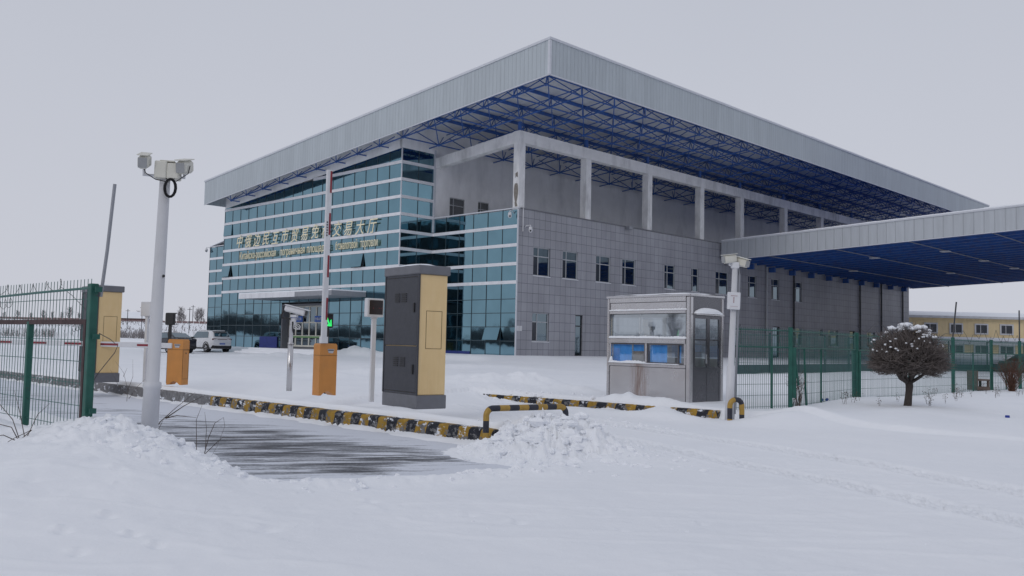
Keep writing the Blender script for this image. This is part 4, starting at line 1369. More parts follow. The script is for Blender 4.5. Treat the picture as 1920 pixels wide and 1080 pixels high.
# ---------------------------------------------------------------- equipment on the islands
BOX_RZ = math.atan2(.80, -.60)      # local +x points along the lane (away left)
def cabinet(loc, rz, label):
    """tall parking cabinet; near corner at the local origin, local x = along the lane, local -y side toward the lane mouth"""
    t = thing('parking_cabinet', label, 'cabinet', loc, rz, 'tall grey and cream parking cabinets')
    W, D, H = 1.22, .62, 2.52
    mb = MB(); mb.bbox((0, -D, .0), (W, 0, .24), .01); mb.build('plinth', M['mid_grey'], t)
    mb = MB(); mb.bbox((.02, -D + .02, .241), (W - .02, -.03, H - .16), .012); mb.build('body', M['yellow_panel'], t)
    mb = MB(); mb.bbox((-.02, -D - .02, H - .16), (W + .02, .02, H), .015); mb.build('cap', M['mid_grey'], t)
    mb = MB()
    mb.bbox((-.0, -.028, .242), (.035, .006, H - .162), .004); mb.bbox((W - .035, -.028, .242), (W, .006, H - .162), .004)
    mb.box((.036, -.029, .242), (W - .036, -.006, .28)); mb.box((.036, -.029, H - .20), (W - .036, -.006, H - .162))
    mb.build('door_frame', M['charcoal'], t)
    for z0, z1 in ((.285, 1.09), (1.105, H - .205)):
        d = MB(); d.bbox((.045, -.028, z0), (W - .045, .0, z1), .008)
        do = d.build('door', M['charcoal'], t)
        lv = MB()
        zv = z1 - (.30 if z1 > 2 else .22)
        for q in range(5):
            for xx in (.42, .66): lv.box((xx, .002, zv - q * .035), (xx + .17, .012, zv - q * .035 + .016))
        lv.build('louvre', M['black'], do)
        hd = MB(); hz = z0 + (z1 - z0) * (.55 if z1 > 2 else .5); hd.bbox((.12, .001, hz - .085), (.17, .022, hz + .085), .006); hd.build('handle', M['black'], do)
    # service hatch on the cream side (local x=0 face looks toward the camera right)
    hm = MB()
    y0, y1, z0, z1 = -.50, -.17, 1.05, 1.72
    for a, b in (((y0, z0), (y1, z0 + .008)), ((y0, z1 - .008), (y1, z1)), ((y0, z0), (y0 + .008, z1)), ((y1 - .008, z0), (y1, z1))):
        hm.box((.017, a[0], a[1]), (.0195, b[0], b[1]))
    hm.build('hatch', M['seal'], t)
    sm = MB(); sm.lump((W / 2, -D / 2, H), W * .52, D * .5, .055, 3, .25, 1.2, 20, 6, half=True); sm.build('snow_cap', M['snow'], t, True)
    return t
g1 = gz(-1.5, 16.3)
cab = cabinet((-1.62, 15.62, .33), BOX_RZ, 'tall charcoal and stained cream cabinet in the middle of the striped island')
c2 = dup(cab, (-9.98, 21.6, .36), BOX_RZ + R(6), 'tall grey and cream cabinet behind the left gate fence')

c2.scale = (.96, .96, .93)
def display(loc, rz, label, lit=True):
    t = thing('display_post', label, 'sign', loc, rz, 'small display boxes on white posts')
    mb = MB(); mb.bbox((-.045, -.03, 0), (.045, .03, 1.60), .006); mb.box((-.06, -.03, 1.60), (.06, .03, 1.63)); mb.build('post', M['white_paint'], t)
    # screen faces local -y
    mb = MB(); mb.bbox((-.18, -.06, 1.63), (.18, .07, 1.99), .012); b = mb.build('housing', M['white_paint'], t)
    mb = MB(); mb.box((-.135, -.066, 1.68), (.155, -.0605, 1.955)); s = mb.build('screen', M['screen'], b)
    mb = MB()
    for q in range(5):
        if q in (0, 3, 4): mb.box((-.06 + .042 * q, -.069, 1.798), (-.048 + .042 * q, -.0665, 1.806))
    mb.build('led_text', M['led_red'], b)
    return t
dsp = display((-2.66, 17.35, .33), R(38), 'display box on white post beside the big cabinet, dark screen facing forward')
dup(dsp, (-9.05, 22.3, .36), R(150), 'display box on white post behind the tall white camera mast, seen from its back')

def signal(loc, rz, label):
    t = thing('lane_signal', label, 'signal', loc, rz, 'black lane signals behind the barriers')
    mb = MB(); mb.bbox((-.035, -.03, 0), (.035, .03, 1.42), .006); mb.build('post', M['black'], t)
    mb = MB(); mb.bbox((-.115, -.05, 1.42), (.115, .06, 1.72), .02); mb.box((-.115, -.09, 1.70), (.115, -.05, 1.725)); h = mb.build('head', M['black'], t)
    mb = MB()
    # arrow pointing down and right
    def q2(p): return (p[0], -.054, 1.565 + p[1])
    sh = [(-.045, .115), (-.012, .125), (.035, -.015), (.005, -.045 + .02)]
    mb.add([q2(p) for p in [(-.060, .120), (-.025, .125), (.040, -.035), (.012, -.055)]], [(0, 1, 2, 3)])
    mb.add([q2(p) for p in [(.078, .04), (.088, -.11), (.055, -.11), (.050, .02)]], [(0, 1, 2, 3)])
    mb.add([q2(p) for p in [(-.045, -.105), (.055, -.11), (.055, -.075), (-.035, -.065)]], [(0, 1, 2, 3)])
    mb.add([q2(p) for p in [(.04, -.035), (.055, -.075), (.012, -.075), (.010, -.055)]], [(0, 1, 2, 3)])
    mb.build('arrow', M['led'], h)
    return t
sig = signal((-3.98, 19.45, .34), R(12), 'black lane signal with lit green arrow beside the raised barrier')
dup(sig, (-8.36, 22.0, .36), R(172), 'black lane signal behind the lowered barrier, seen from its back')

def barrier(loc, rz, label, up=True):
    t = thing('boom_barrier', label, 'barrier', loc, rz, 'orange boom barriers')
    H = 1.08
    mb = MB()
    # housing with arched foot: prism of the front face, local x 0..W, y -D..0
    W, D = .40, .28
    poly = [(0, 0)] + [(.05 + .30 * k / 8, .0 + .085 * math.sin(math.pi * k / 8)) for k in range(9)] + [(W, 0), (W, H - .04), (W - .03, H), (.03, H), (0, H - .04)]
    mb.prism(poly, 0, D)
    hs = mb.build('housing', M['orange'], t)
    mb = MB(); mb.box((-.004, -.004, H - .25), (W + .004, D + .004, H - .244)); mb.build('lid_seam', M['seal'], hs)
    mb = MB(); mb.lump((W + .002, .14, H - .33), .006, .02, .02, 0, 0); mb.build('lock', M['black'], hs)
    mb = MB(); mb.prism([(.17, H - .115), (.33, H - .115), (.30, H - .20), (.20, H - .20)], -.006, -.001); mb.build('badge', M['rim'], hs)
    mb = MB(); mb.prism([(.185, H - .128), (.315, H - .128), (.312, H - .15), (.19, H - .15)], -.009, -.0065); mb.build('badge_mark', M['charcoal'], hs)
    d = MB()
    for a, b in (((.0, .0), (.26, .006)), ((0, .684), (.26, .69)), ((0, 0), (.006, .69)), ((.254, 0), (.26, .69))):
        d.box((W + .001, .01 + a[0], .14 + a[1]), (W + .004, .01 + b[0], .14 + b[1]))
    d.build('service_door', M['seal'], hs)
    return t
def boom(t, up, L):
    """boom arm: runs along local -x when down, +z when up"""
    mb = MB(); st = []
    if up:
        mb.bbox((.015, -.03, 1.10), (.135, .03, 1.10 + L), .008); mb.box((-.0, -.05, 1.085), (.15, .05, 1.22))
        z = 1.10 + L - .02
        while z > 1.75:
            st.append(((.085, -.0345, z - .46), (.128, -.031, z))); z -= .89
    else:
        mb.bbox((-L, -.03, .86), (.12, .03, .985), .008)
        x = -.32
        while x > -L + .5:
            st.append(((x - .48, -.0345, .895), (x, -.031, .945))); x -= .99
    a = mb.build('boom_arm', M['white_paint'], t)
    for lo, hi in st:
        rd = MB(); rd.box(lo, hi); rd.build('red_stripe', M['red'], a)
    mk = MB()
    for q in range(6):
        if up: mk.box((.035, -.0345, 3.32 + .055 * q), (.065, -.031, 3.355 + .055 * q))
        else: mk.box((-2.0 + .055 * q, -.0345, .90), (-1.965 + .055 * q, -.031, .935))
    mk.build('boom_mark', M['charcoal'], a)
br = barrier((-3.95, 18.62, .345), R(40), 'orange barrier box with raised red and white boom at the middle of the island')
b2 = dup(br, (-8.15, 21.35, .36), R(-12), 'orange barrier box with lowered boom, partly behind the tall white camera mast')
boom(br, True, 3.62)
boom(b2, False, 5.2)

# plate-reading camera on a short post
an = thing('plate_camera', 'white bullet camera with black cables on a steel post near the hall entrance', 'camera', (-4.95, 20.2, .34), R(-8))
mb = MB(); mb.tube([(0, 0, 0), (0, 0, 1.05)], .062, 12); mb.tube([(0, 0, 1.05), (0, 0, 1.08)], .068, 12); mb.build('post', M['steel'], an, True)
mb = MB(); mb.tube([(0, 0, 1.05), (0, 0, 1.42), (.03, 0, 1.50)], [.045, .045, .05], 10); mb.cbox((.04, 0, 1.56), (.10, .10, .14)); mb.cbox((.06, 0, 1.68), (.14, .12, .06)); mb.build('bracket', M['pole_white'], an)
tl = Matrix.Translation((.10, 0, 1.80)) @ Matrix.Rotation(R(13), 4, 'Y')
mb = MB(); mb.bbox((-.26, -.08, -.07), (.24, .08, .065), .03, mat=tl); mb.bbox((-.27, -.09, .068), (.30, .09, .085), .006, mat=tl); h = mb.build('housing', M['white_paint'], an)
mb = MB(); mb.bbox((.241, -.065, -.055), (.26, .065, .05), .005, mat=tl); mb.box((.20, -.03, -.11), (.27, .03, -.072), mat=tl); mb.build('lens', M['black'], h)
mb = MB()
mb.tube([(-.16, -.06, 1.80), (-.22, -.06, 1.68), (-.20, -.06, 1.63), (-.08, -.07, 1.62), (.0, -.07, 1.61)], .022, 6)
mb.tube([(-.06, -.07, 1.62), (-.05, -.07, 1.4), (-.03, -.07, 1.2)], .014, 5)
mb.tube([(.05, -.06, 1.55), (.07, -.07, 1.35), (.11, -.07, 1.25)], .018, 5)
mb.build('cable', M['black'], an)
mb = MB()
for q in range(4): mb.tube([(.15 + .08 * math.cos(a + q), -.07 + .01 * q, 1.44 + .06 * math.sin(a)) for a in np.linspace(0, 6.3, 14)], .007, 4, cap=False)
mb.build('white_cable', M['white_paint'], an)

# ---------------------------------------------------------------- booth
bt = thing('guard_booth', 'stainless steel guard booth with blue curtains and snow on its ledges', 'booth', (3.86, 19.35, .26), math.atan2(.76, -.65) + math.pi)
# local: x from -2.45 (far end) to 0 (near corner) along its long front; y 0 front .. +1.3 back
BW, BD, BH = 2.42, 1.16, 2.36
mb = MB()
mb.bbox((-.10, -.02, 0), (.02, .10, BH), .02); mb.bbox((-BW - .02, -.02, 0), (-BW + .07, .07, BH), .02); mb.bbox((-.06, BD - .06, 0), (.02, BD + .02, BH), .02); mb.bbox((-BW - .02, BD - .06, 0), (-BW + .06, BD + .02, BH), .02)
mb.build('corner_post', M['steel'], bt)
mb = MB()
mb.box((-BW + .07, .0, .02), (-.10, .04, .79)); mb.bbox((-BW + .07, -.03, .79), (-.10, .05, .86), .01)
mb.build('lower_panel', M['steel_rust'], bt)
mb = MB()
mb.bbox((-BW + .07, -.035, 1.32), (-.10, .05, 1.43), .008)
mb.bbox((-BW + .07, -.025, 1.99), (-.10, .05, 2.06), .008)
mb.box((-BW + .07, .0, 2.06), (-.10, .04, 2.25)); mb.bbox((-BW + .07, -.02, 2.25), (-.10, .05, BH), .008)
mb.bbox((-1.26, -.015, .86), (-1.20, .04, 1.32), .004); mb.bbox((-BW + .07, -.01, .86), (-BW + .12, .04, 1.32), .004); mb.bbox((-.155, -.01, .86), (-.10, .04, 1.32), .004)
mb.build('front_frame', M['steel'], bt)
mb = MB()
mb.bbox((-1.205 + .01, .0, .87), (-1.16, .03, 1.315), .004); mb.bbox((-.34, .0, .87), (-.30, .03, 1.315), .004); mb.box((-1.16, .005, .87), (-.155, .03, .90)); mb.box((-1.16, .005, 1.285), (-.155, .03, 1.315))
mb.bbox((-1.30, .0, .87), (-1.26, .03, 1.315), .004); mb.box((-BW + .12, .005, 1.285), (-1.30, .03, 1.315))
mb.build('sliding_frame', M['steel_dark'], bt)
mb = MB(); mb.quad((-BW + .07, .015, 1.43), (-.10, .015, 1.43), (-.10, .015, 1.99), (-BW + .07, .015, 1.99)); mb.build('upper_glass', M['clear_upper'], bt)
mb = MB(); mb.quad((-BW + .12, .012, .86), (-1.26, .012, .86), (-1.26, .012, 1.32), (-BW + .12, .012, 1.32)); mb.quad((-1.16, .018, .90), (-.155, .018, .90), (-.155, .018, 1.285), (-1.16, .018, 1.285)); mb.build('front_glass', M['clear'], bt)
# door side: local x=0 plane, y from .10 to BD
mb = MB()
for y0, y1 in ((.10, .18), (.60, .70), (1.03, 1.10)): mb.box((-.04, y0, .02), (0, y1, 1.98))
for y0, y1 in ((.18, .60), (.70, 1.03)):
    mb.box((-.035, y0, .02), (-.004, y1, .74)); mb.box((-.04, y0, .74), (-.0, y1, .82)); mb.box((-.04, y0, 1.40), (0, y1, 1.43)); mb.box((-.04, y0, 1.88), (0, y1, 1.98))
mb.box((-.04, .10, 1.98), (0, 1.10, BH))
dr = mb.build('door', M['steel_dark'], bt)
mb = MB(); mb.bbox((.001, .55, .9), (.03, .58, 1.1), .004); mb.build('handle', M['steel'], dr)
mb = MB()
for y0, y1 in ((.18, .60), (.70, 1.03)):
    mb.quad((-.02, y0, .82), (-.02, y1, .82), (-.02, y1, 1.40), (-.02, y0, 1.40)); mb.quad((-.02, y0, 1.43), (-.02, y1, 1.43), (-.02, y1, 1.88), (-.02, y0, 1.88))
mb.build('door_glass', M['clear'], bt)
# back and far end
mb = MB()
mb.box((-BW + .06, BD - .03, .02), (-.06, BD, 1.0)); mb.box((-BW + .06, BD - .03, 1.95), (-.06, BD, BH)); mb.box((-BW, .07, .02), (-BW + .03, BD - .06, 1.0)); mb.box((-BW, .07, 1.95), (-BW + .03, BD - .06, BH))
mb.box((-1.7, BD - .04, 1.0), (-1.6, BD - .01, 1.95)); mb.box((-.9, BD - .04, 1.0), (-.82, BD - .01, 1.95))
mb.box((-BW + .03, .06, .0), (-.06, BD - .04, .03))
mb.build('back_panel', M['booth_in'], bt)
mb = MB(); mb.quad((-BW + .06, BD - .02, 1.0), (-.06, BD - .02, 1.0), (-.06, BD - .02, 1.95), (-BW + .06, BD - .02, 1.95)); mb.quad((-BW + .015, .07, 1.0), (-BW + .015, BD - .06, 1.0), (-BW + .015, BD - .06, 1.95), (-BW + .015, .07, 1.95)); mb.build('back_glass', M['clear'], bt)
mb = MB()
def curtain(x0, x1, z0, z1, y):
    n = 26; vs = []; fs = []
    for i in range(n + 1):
        x = x0 + (x1 - x0) * i / n
        yy = y + .012 * math.sin(i * 1.7) + .006 * math.sin(i * 4.1)
        vs += [(x, yy, z0), (x, yy * 1.02, z1)]
    for i in range(n): fs.append((2 * i, 2 * i + 2, 2 * i + 3, 2 * i + 1))
    mb.add(vs, fs)
curtain(-BW + .12, -1.72, .87, 1.31, .07); curtain(-1.17, -.68, .88, 1.30, .07); curtain(-1.70, -1.36, 1.14, 1.31, .10); curtain(-.34, -.28, .88, 1.30, .06)
mb.build('blue_curtain', M['blind'], bt, True)
mb = MB(); mb.box((-1.70, .10, .80), (-1.35, .40, 1.13)); mb.box((-2.2, .3, .7), (-.2, .8, .74)); mb.build('desk', M['cardboard'], bt)
mb = MB(); mb.bbox((-BW - .04, -.04, BH), (.04, BD + .04, BH + .05), .015); mb.build('roof', M['steel'], bt)
mb = MB()
n = 24
vs, fs = [], []
for i in range(n + 1):
    for j in range(9):
        x = -BW - .03 + (BW + .06) * i / n; y = -.03 + (BD + .06) * j / 8
        e = min(1, min(i, n - i) / 2.5) * min(1, min(j, 8 - j) / 1.5)
        vs.append((x, y, BH + .05 + .04 * e + .02 * mnoise.noise(Vector((x * 2, y * 2, 0)))))
for i in range(n):
    for j in range(8): fs.append((i * 9 + j, (i + 1) * 9 + j, (i + 1) * 9 + j + 1, i * 9 + j + 1))
mb.add(vs, fs)
mb.build('snow_cover', M['snow'], bt, True)
mb = MB(); mb.lump((.03, .60, 1.985), .10, .50, .13, 5, .12, 1.5, 18, 6, half=True); mb.build('hood_snow', M['snow'], bt, True)
mb = MB()
def ledge_snow(x0, x1, y, z, hgt, seed):
    k = int((x1 - x0) / .08)
    for q in range(k):
        xa = x0 + (x1 - x0) * (q + .5) / k
        hh = hgt * (1 + .5 * mnoise.noise(Vector((xa * 2.2, seed, 0))))
        mb.lump((xa, y, z), .075, .045, hh, seed + q, .25, 1.4, 8, 4, half=True)
ledge_snow(-BW + .08, -.11, -.012, 1.43, .055, 1); ledge_snow(-BW + .08, -.11, -.005, 2.06, .035, 2)
ledge_snow(-BW + .08, -1.25, -.015, .86, .055, 3); ledge_snow(-1.2, -.3, -.02, .86, .018, 4)
mb.lump((-BW + .13, -.015, .86), .06, .04, .14, 9, .2, 1, 8, 5, half=True)
mb.build('ledge_snow', M['snow'], bt, True)
mb = MB(); mb.bbox((0.0, .10, 1.955), (.10, 1.10, 1.985), .008); mb.build('door_hood', M['steel'], bt)
mb = MB()
for z in (.786, 1.314, 1.436, 1.984, 2.064, 2.244): mb.box((-BW + .07, -.004, z - .006), (-.10, -.001, z + .006))
for x in (-BW + .072, -.104): mb.box((x - .006, -.005, .02), (x + .006, -.002, BH))
mb.build('seam', M['seam'], bt)
# yellow-grey pedestal under the booth
mb = MB(); mb.bbox((-BW - .05, -.03, -.3), (.04, BD + .03, -.0), .02); mb.build('base', M['concrete'], bt)

# ---------------------------------------------------------------- camera masts
ms = thing('camera_mast', 'tall white camera mast with two cream cameras standing in the left snow bank', 'camera pole', (-4.20, 10.55, .26), R(8), tilt=(0, R(.9)))
mb = MB(); mb.tube([(0, 0, -.1), (0, 0, .62), (0, 0, .64), (0, 0, .70), (0, 0, .71), (0, 0, 3.10)], [.098, .093, .105, .10, .076, .060], 20); mb.build('mast', M['pole_white'], ms, True)
mb = MB(); mb.lump((.062, -.045, 1.95), .018, .012, .018, 0, 0); mb.build('cable_hole', M['black'], ms)
mb = MB(); mb.bbox((-.11, -.09, 3.10), (.03, .09, 3.31), .012); mb.bbox((.03, -.085, 3.10), (.17, .08, 3.29), .012); mb.box((-.06, -.05, 3.31), (.10, .05, 3.325)); mb.build('junction_box', M['cream'], ms)
def mast_camera(c, rz, ry, parent, arm_from):
    m4 = Matrix.Translation(c) @ Matrix.Rotation(rz, 4, 'Z') @ Matrix.Rotation(ry, 4, 'Y')
    mb = MB(); mb.bbox((-.15, -.060, -.078), (.15, .060, .078), .03, mat=m4); mb.bbox((-.16, -.066, .082), (.165, .066, .094), .006, mat=m4)
    o = mb.build('camera', M['cream'], parent)
    mb = MB(); mb.bbox((.151, -.05, -.062), (.16, .05, .058), .003, mat=m4); mb.build('lens', M['cam_window'], o)
    mb = MB(); mb.tube([arm_from, (c[0], c[1], arm_from[2]), (c[0], c[1], c[2] - .08)], .02, 6); mb.build('arm', M['pole_white'], o)
mast_camera((-.24, -.02, 3.30), R(-84), R(16), ms, (-.05, 0, 3.14))
mast_camera((.21, .03, 3.27), R(-98), R(14), ms, (.05, 0, 3.14))
mb = MB()
for q in range(3): mb.tube([(.085 + (.05 + .012 * q) * math.cos(a), -.09, 2.99 + (.095 + .01 * q) * math.sin(a)) for a in np.linspace(0, 6.28, 16)], .006, 4, cap=False)
mb.tube([(-.25, -.08, 3.28), (-.2, -.1, 3.15), (-.08, -.1, 3.08), (.05, -.1, 3.06)], .006, 4); mb.tube([(.28, -.02, 3.28), (.27, -.05, 3.18), (.15, -.1, 3.07)], .006, 4)
mb.build('cable_loop', M['black'], ms)

m2 = thing('camera_mast', 'leaning white camera mast with a white box, right beside the guard booth', 'camera pole', (4.20, 17.25, .05), R(0), tilt=(R(0), R(1.9)))
mb = MB(); mb.tube([(0, 0, 0), (0, 0, 1.12), (0, 0, 1.13), (0, 0, 3.02)], [.082, .078, .062, .052], 14); mb.build('mast', M['pole_white'], m2, True)
mb = MB(); mb.bbox((-.14, -.12, 2.20), (.10, -.05, 2.53), .008); bx_ = mb.build('junction_box', M['white_paint'], m2)
mb = MB()
for q in range(6): mb.box((-.085 + .022 * q, -.1225, 2.455), (-.07 + .022 * q, -.1205, 2.465))
for q in range(5): mb.box((-.035, -.1225, 2.33 + .022 * q), (-.02, -.1205, 2.345 + .022 * q))
for q in range(7): mb.box((-.085 + .02 * q, -.1225, 2.255), (-.073 + .02 * q, -.1205, 2.26))
mb.build('printed_note', M['red'], bx_)
mb = MB(); mb.bbox((-.07, -.06, 3.00), (.07, .06, 3.12), .012); mb.build('bracket', M['white_paint'], m2)
mast_camera((-.12, -.05, 3.17), R(205), R(10), m2, (-.02, 0, 3.05))
mast_camera((.13, -.02, 3.12), R(-60), R(14), m2, (.02, 0, 3.05))
mb = MB(); mb.tube([(.06, -.02, 3.05), (.09, -.02, 2.9), (.085, -.02, 1.2), (.09, -.02, .1)], .008, 4); mb.tube([(.12, .1, 2.9), (.13, .1, .2)], .02, 6); mb.build('cable', M['grey_metal'], m2)

# ---------------------------------------------------------------- striped steel hoops
def hoop(name, label, p0, p1, z0a, z0b, ztop, r, rad, mat):
    t = thing(name, label, 'guard rail', (p0[0], p0[1], 0), 0, 'striped steel guard hoops')
    a = Vector((0, 0, z0a)); b = Vector((p1[0] - p0[0], p1[1] - p0[1], z0b))
    h = (b - a); h.z = 0; hd = h.normalized(); L = h.length
    pts = []
    n = 10
    for k in range(8): pts.append(a + Vector((0, 0, (ztop - rad - z0a) * k / 8)))
    for k in range(n + 1):
        an = math.pi / 2 * k / n
        pts.append(Vector((0, 0, ztop - rad)) + hd * (rad * (1 - math.cos(an))) + Vector((0, 0, rad * math.sin(an))))
    m = max(1, int((L - 2 * rad) / .06))
    for k in range(1, m): pts.append(hd * (rad + (L - 2 * rad) * k / m) + Vector((0, 0, ztop)))
    for k in range(n + 1):
        an = math.pi / 2 * (1 - k / n)
        pts.append(hd * (L - rad * (1 - math.cos(an))) + Vector((0, 0, ztop - rad + rad * math.sin(an))))
    for k in range(1, 9): pts.append(hd * L + Vector((0, 0, ztop - rad - (ztop - rad - z0b) * k / 8)))
    mb = MB(); mb.tube(pts, r, 14)
    o = mb.build('tube', mat, t, True)
    s = 0; al = []
    for i, p in enumerate(pts):
        if i: s += (p - pts[i - 1]).length
        al += [(s, 0, 0)] * 14
    at = o.data.attributes.new('along', 'FLOAT_VECTOR', 'POINT')
    at.data.foreach_set('vector', np.array(al, dtype=np.float32).ravel())
    return t
hoop('guard_hoop', 'long black and yellow steel hoop half buried in the ploughed snow heap', (-.33, 12.95), (.86, 13.75), -.05, -.05, .565, .045, .11, M['hoop'])
hoop('guard_hoop', 'narrow black and yellow steel hoop at the foot of the leaning white mast', (4.12, 16.85), (4.37, 16.95), -.05, -.05, .545, .048, .118, M['hoop2'])

# ---------------------------------------------------------------- cars
def car(name, label, loc, rz, suv, paint):
    """local +x = nose, origin under the middle"""
    t = thing(name, label, 'car', loc, rz)
    if suv:
        st = [(-2.18, .70, .50, .98, 1.00, .62), (-2.10, .80, .36, 1.05, 1.12, .70), (-1.86, .87, .30, 1.08, 1.50, .64), (-1.5, .89, .26, 1.06, 1.63, .66), (-.4, .89, .26, 1.02, 1.66, .68), (.35, .89, .26, 1.00, 1.62, .67), (.95, .885, .26, 1.0, 1.10, .74), (1.7, .86, .27, .93, .97, .72), (2.08, .76, .32, .80, .84, .62), (2.18, .6, .40, .70, .72, .52)]
    else:
        st = [(-2.32, .70, .48, .92, .94, .60), (-2.24, .80, .34, 1.00, 1.03, .70), (-1.75, .87, .28, 1.02, 1.07, .70), (-1.05, .89, .25, 1.0, 1.38, .60), (-.4, .89, .24, .98, 1.46, .62), (.35, .89, .24, .96, 1.42, .62), (1.1, .885, .24, .94, 1.00, .72), (1.8, .86, .26, .86, .90, .70), (2.2, .76, .30, .74, .78, .62), (2.32, .6, .38, .64, .66, .52)]
    mb = MB(); vs, fs = [], []
    for x, w_, zb, zm, zt, wt in st:
        ring = [(w_ * .92, zb), (w_, zb + .14), (w_, (zb + zm) / 2 + .05), (w_ * .985, zm), (wt + (w_ - wt) * .35, zm + (zt - zm) * .6), (wt, zt - .03), (wt * .8, zt)]
        full = [(x, y, z) for y, z in ring] + [(x, -y, z) for y, z in ring[::-1]]
        vs += full
    m = 14
    for i in range(len(st) - 1):
        for k in range(m): fs.append((i * m + k, i * m + (k + 1) % m, (i + 1) * m + (k + 1) % m, (i + 1) * m + k))
    fs.append(tuple(range(m - 1, -1, -1))); fs.append(tuple((len(st) - 1) * m + k for k in range(m)))
    mb.add(vs, fs)
    body = mb.build('body', paint, t, True)
    zb0 = st[3][3]
    # side and rear glass, just proud of the body
    g = MB()
    for s in (1, -1):
        if suv: pts = [(-1.62, .845, 1.10), (.78, .85, 1.06), (.32, .715, 1.56), (-1.35, .705, 1.57)]
        else: pts = [(-1.35, .845, 1.05), (.95, .85, 1.01), (.30, .66, 1.38), (-.85, .66, 1.40)]
        g.add([(p[0], s * (p[1] + .035), p[2]) for p in pts], [(0, 1, 2, 3) if s < 0 else (3, 2, 1, 0)])
    if suv: pts = [(-2.07, .62, 1.20), (-2.07, -.62, 1.20), (-1.90, -.56, 1.47), (-1.90, .56, 1.47)]
    else: pts = [(-1.78, .62, 1.10), (-1.78, -.62, 1.10), (-1.10, -.54, 1.40), (-1.10, .54, 1.40)]
    g.add([(p[0] - .03, p[1], p[2] + .01) for p in pts], [(0, 1, 2, 3)])
    g.build('window', M['pane'], t)
    for x in (-1.35, 1.35):
        for s in (1, -1):
            wm = MB(); wm.tube([(x, s * .66, .34), (x, s * .90, .34)], .345, 20); wo = wm.build('wheel', M['tyre'], t)
            rm = MB()
            for q in range(5):
                an = 2 * math.pi * q / 5
                rm.add([(x + .05 * math.cos(an + 1.5), s * .905, .34 + .05 * math.sin(an + 1.5)), (x + .23 * math.cos(an + .22), s * .905, .34 + .23 * math.sin(an + .22)), (x + .23 * math.cos(an - .22), s * .905, .34 + .23 * math.sin(an - .22)), (x + .05 * math.cos(an - 1.5), s * .905, .34 + .05 * math.sin(an - 1.5))], [(0, 1, 2, 3)])
            rm.build('rim', M['rim'], wo)
            ar = MB(); ar.tube([(x + .42 * math.cos(a), s * .895, .36 + .42 * math.sin(a)) for a in np.linspace(0, math.pi, 12)], .035, 5); ar.build('wheel_arch', M['black'], t)
    for s in (1, -1):
        lm = MB(); zl = 1.0 if suv else .92
        xx = -2.17 if suv else -2.28
        lm.bbox((xx, min(s * .38, s * .80), zl - .06), (xx + .20, max(s * .38, s * .80), zl + .05), .02); lm.build('tail_light', M['lamp_red'], t)
    bm = MB(); xx = -2.2 if suv else -2.33
    bm.bbox((xx, -.80, .30), (xx + .3, .80, .54), .05); bm.bbox((-1.9, .86, .24), (1.9, .91, .36), .02); bm.bbox((-1.9, -.91, .24), (1.9, -.86, .36), .02)
    bm.build('bumper', M['black'], t)
    lb = MB(); lb.box((xx + .0, -.38, (.99 if suv else .95)), (xx + .04, .38, (1.03 if suv else .985))); lb.build('light_bar', M['lamp_red'] if suv else M['rim'], t)
    pl = MB(); pl.box((xx - .015, -.22, .60), (xx + .03, .22, .71)); pl.build('number_plate', M['plate'], t)
    if suv:
        sp_ = MB(); sp_.bbox((-2.02, -.60, 1.56), (-1.72, .60, 1.605), .015); sp_.build('spoiler', M['black'], t)
        rr_ = MB()
        for s in (1, -1): rr_.tube([(-1.4, s * .6, 1.66), (.3, s * .6, 1.67)], .02, 5)
        rr_.build('roof_rail', M['rim'], t)
    for s in (1, -1):
        mi = MB(); mi.bbox((.55, min(s * .88, s * 1.05), 1.02), (.75, max(s * .88, s * 1.05), 1.15), .03); mi.build('mirror', M['black'], t)
    sn = MB(); sn.add([(-1.4, -.5, st[3][4] + .015), (-1.4, .5, st[3][4] + .015), (.2, .5, st[4][4] + .01), (.2, -.5, st[4][4] + .01)], [(0, 3, 2, 1)]); 
    return t
def face(px, py): return math.atan2(py, px)
car('suv', 'white estate car parked at the left end of the glass front', (-23.45, 69.5, gz(-23.45, 69.5)), face(-.735, .68), True, M['car_white'])
car('sedan', 'dark sedan parked next to the white car, half hidden by the orange box', (-24.6, 64.8, gz(-24.6, 64.8)), face(-.76, .65), False, M['car_dark'])

# ---------------------------------------------------------------- clipped bush on a stem
def limb(mb, p, q, r0, r1, n=6, bend=.1, seed=0):
    p, q = Vector(p), Vector(q)
    pts, rs = [], []
    for i in range(6):
        t = i / 5
        o = Vector((mnoise.noise(Vector((seed, t * 2, 0))), mnoise.noise(Vector((seed, t * 2, 5))), 0)) * bend * math.sin(math.pi * t)
        pts.append(p.lerp(q, t) + o); rs.append(r0 + (r1 - r0) * t)
    mb.tube(pts, rs, n)
    return pts
tx, ty = 8.86, 20.0
tree = thing('clipped_tree', 'round clipped bare tree with snow on its dome in front of the right fence', 'tree', (tx, ty, gz(tx, ty) - .03))
mb = MB()
mb.tube([(-.04, 0, -.1), (-.02, 0, .05), (0, 0, .25), (.02, 0, .46), (.0, 0, .58)], [.105, .085, .075, .078, .085], 10)
tips = []
tr_ = random.Random(4)
for k in range(13):
    an = k * 2.4 + .3; rr_ = .30 + .42 * tr_.random()
    e = (rr_ * math.cos(an) * 1.15, rr_ * math.sin(an) * 1.0, .98 + .35 * tr_.random())
    tips.append(limb(mb, (.0, 0, .52), e, .042, .016, 6, .22, k * 2.3)[-1])
tag(mb.build('trunk', M['bark'], tree, True))
tw = MB()
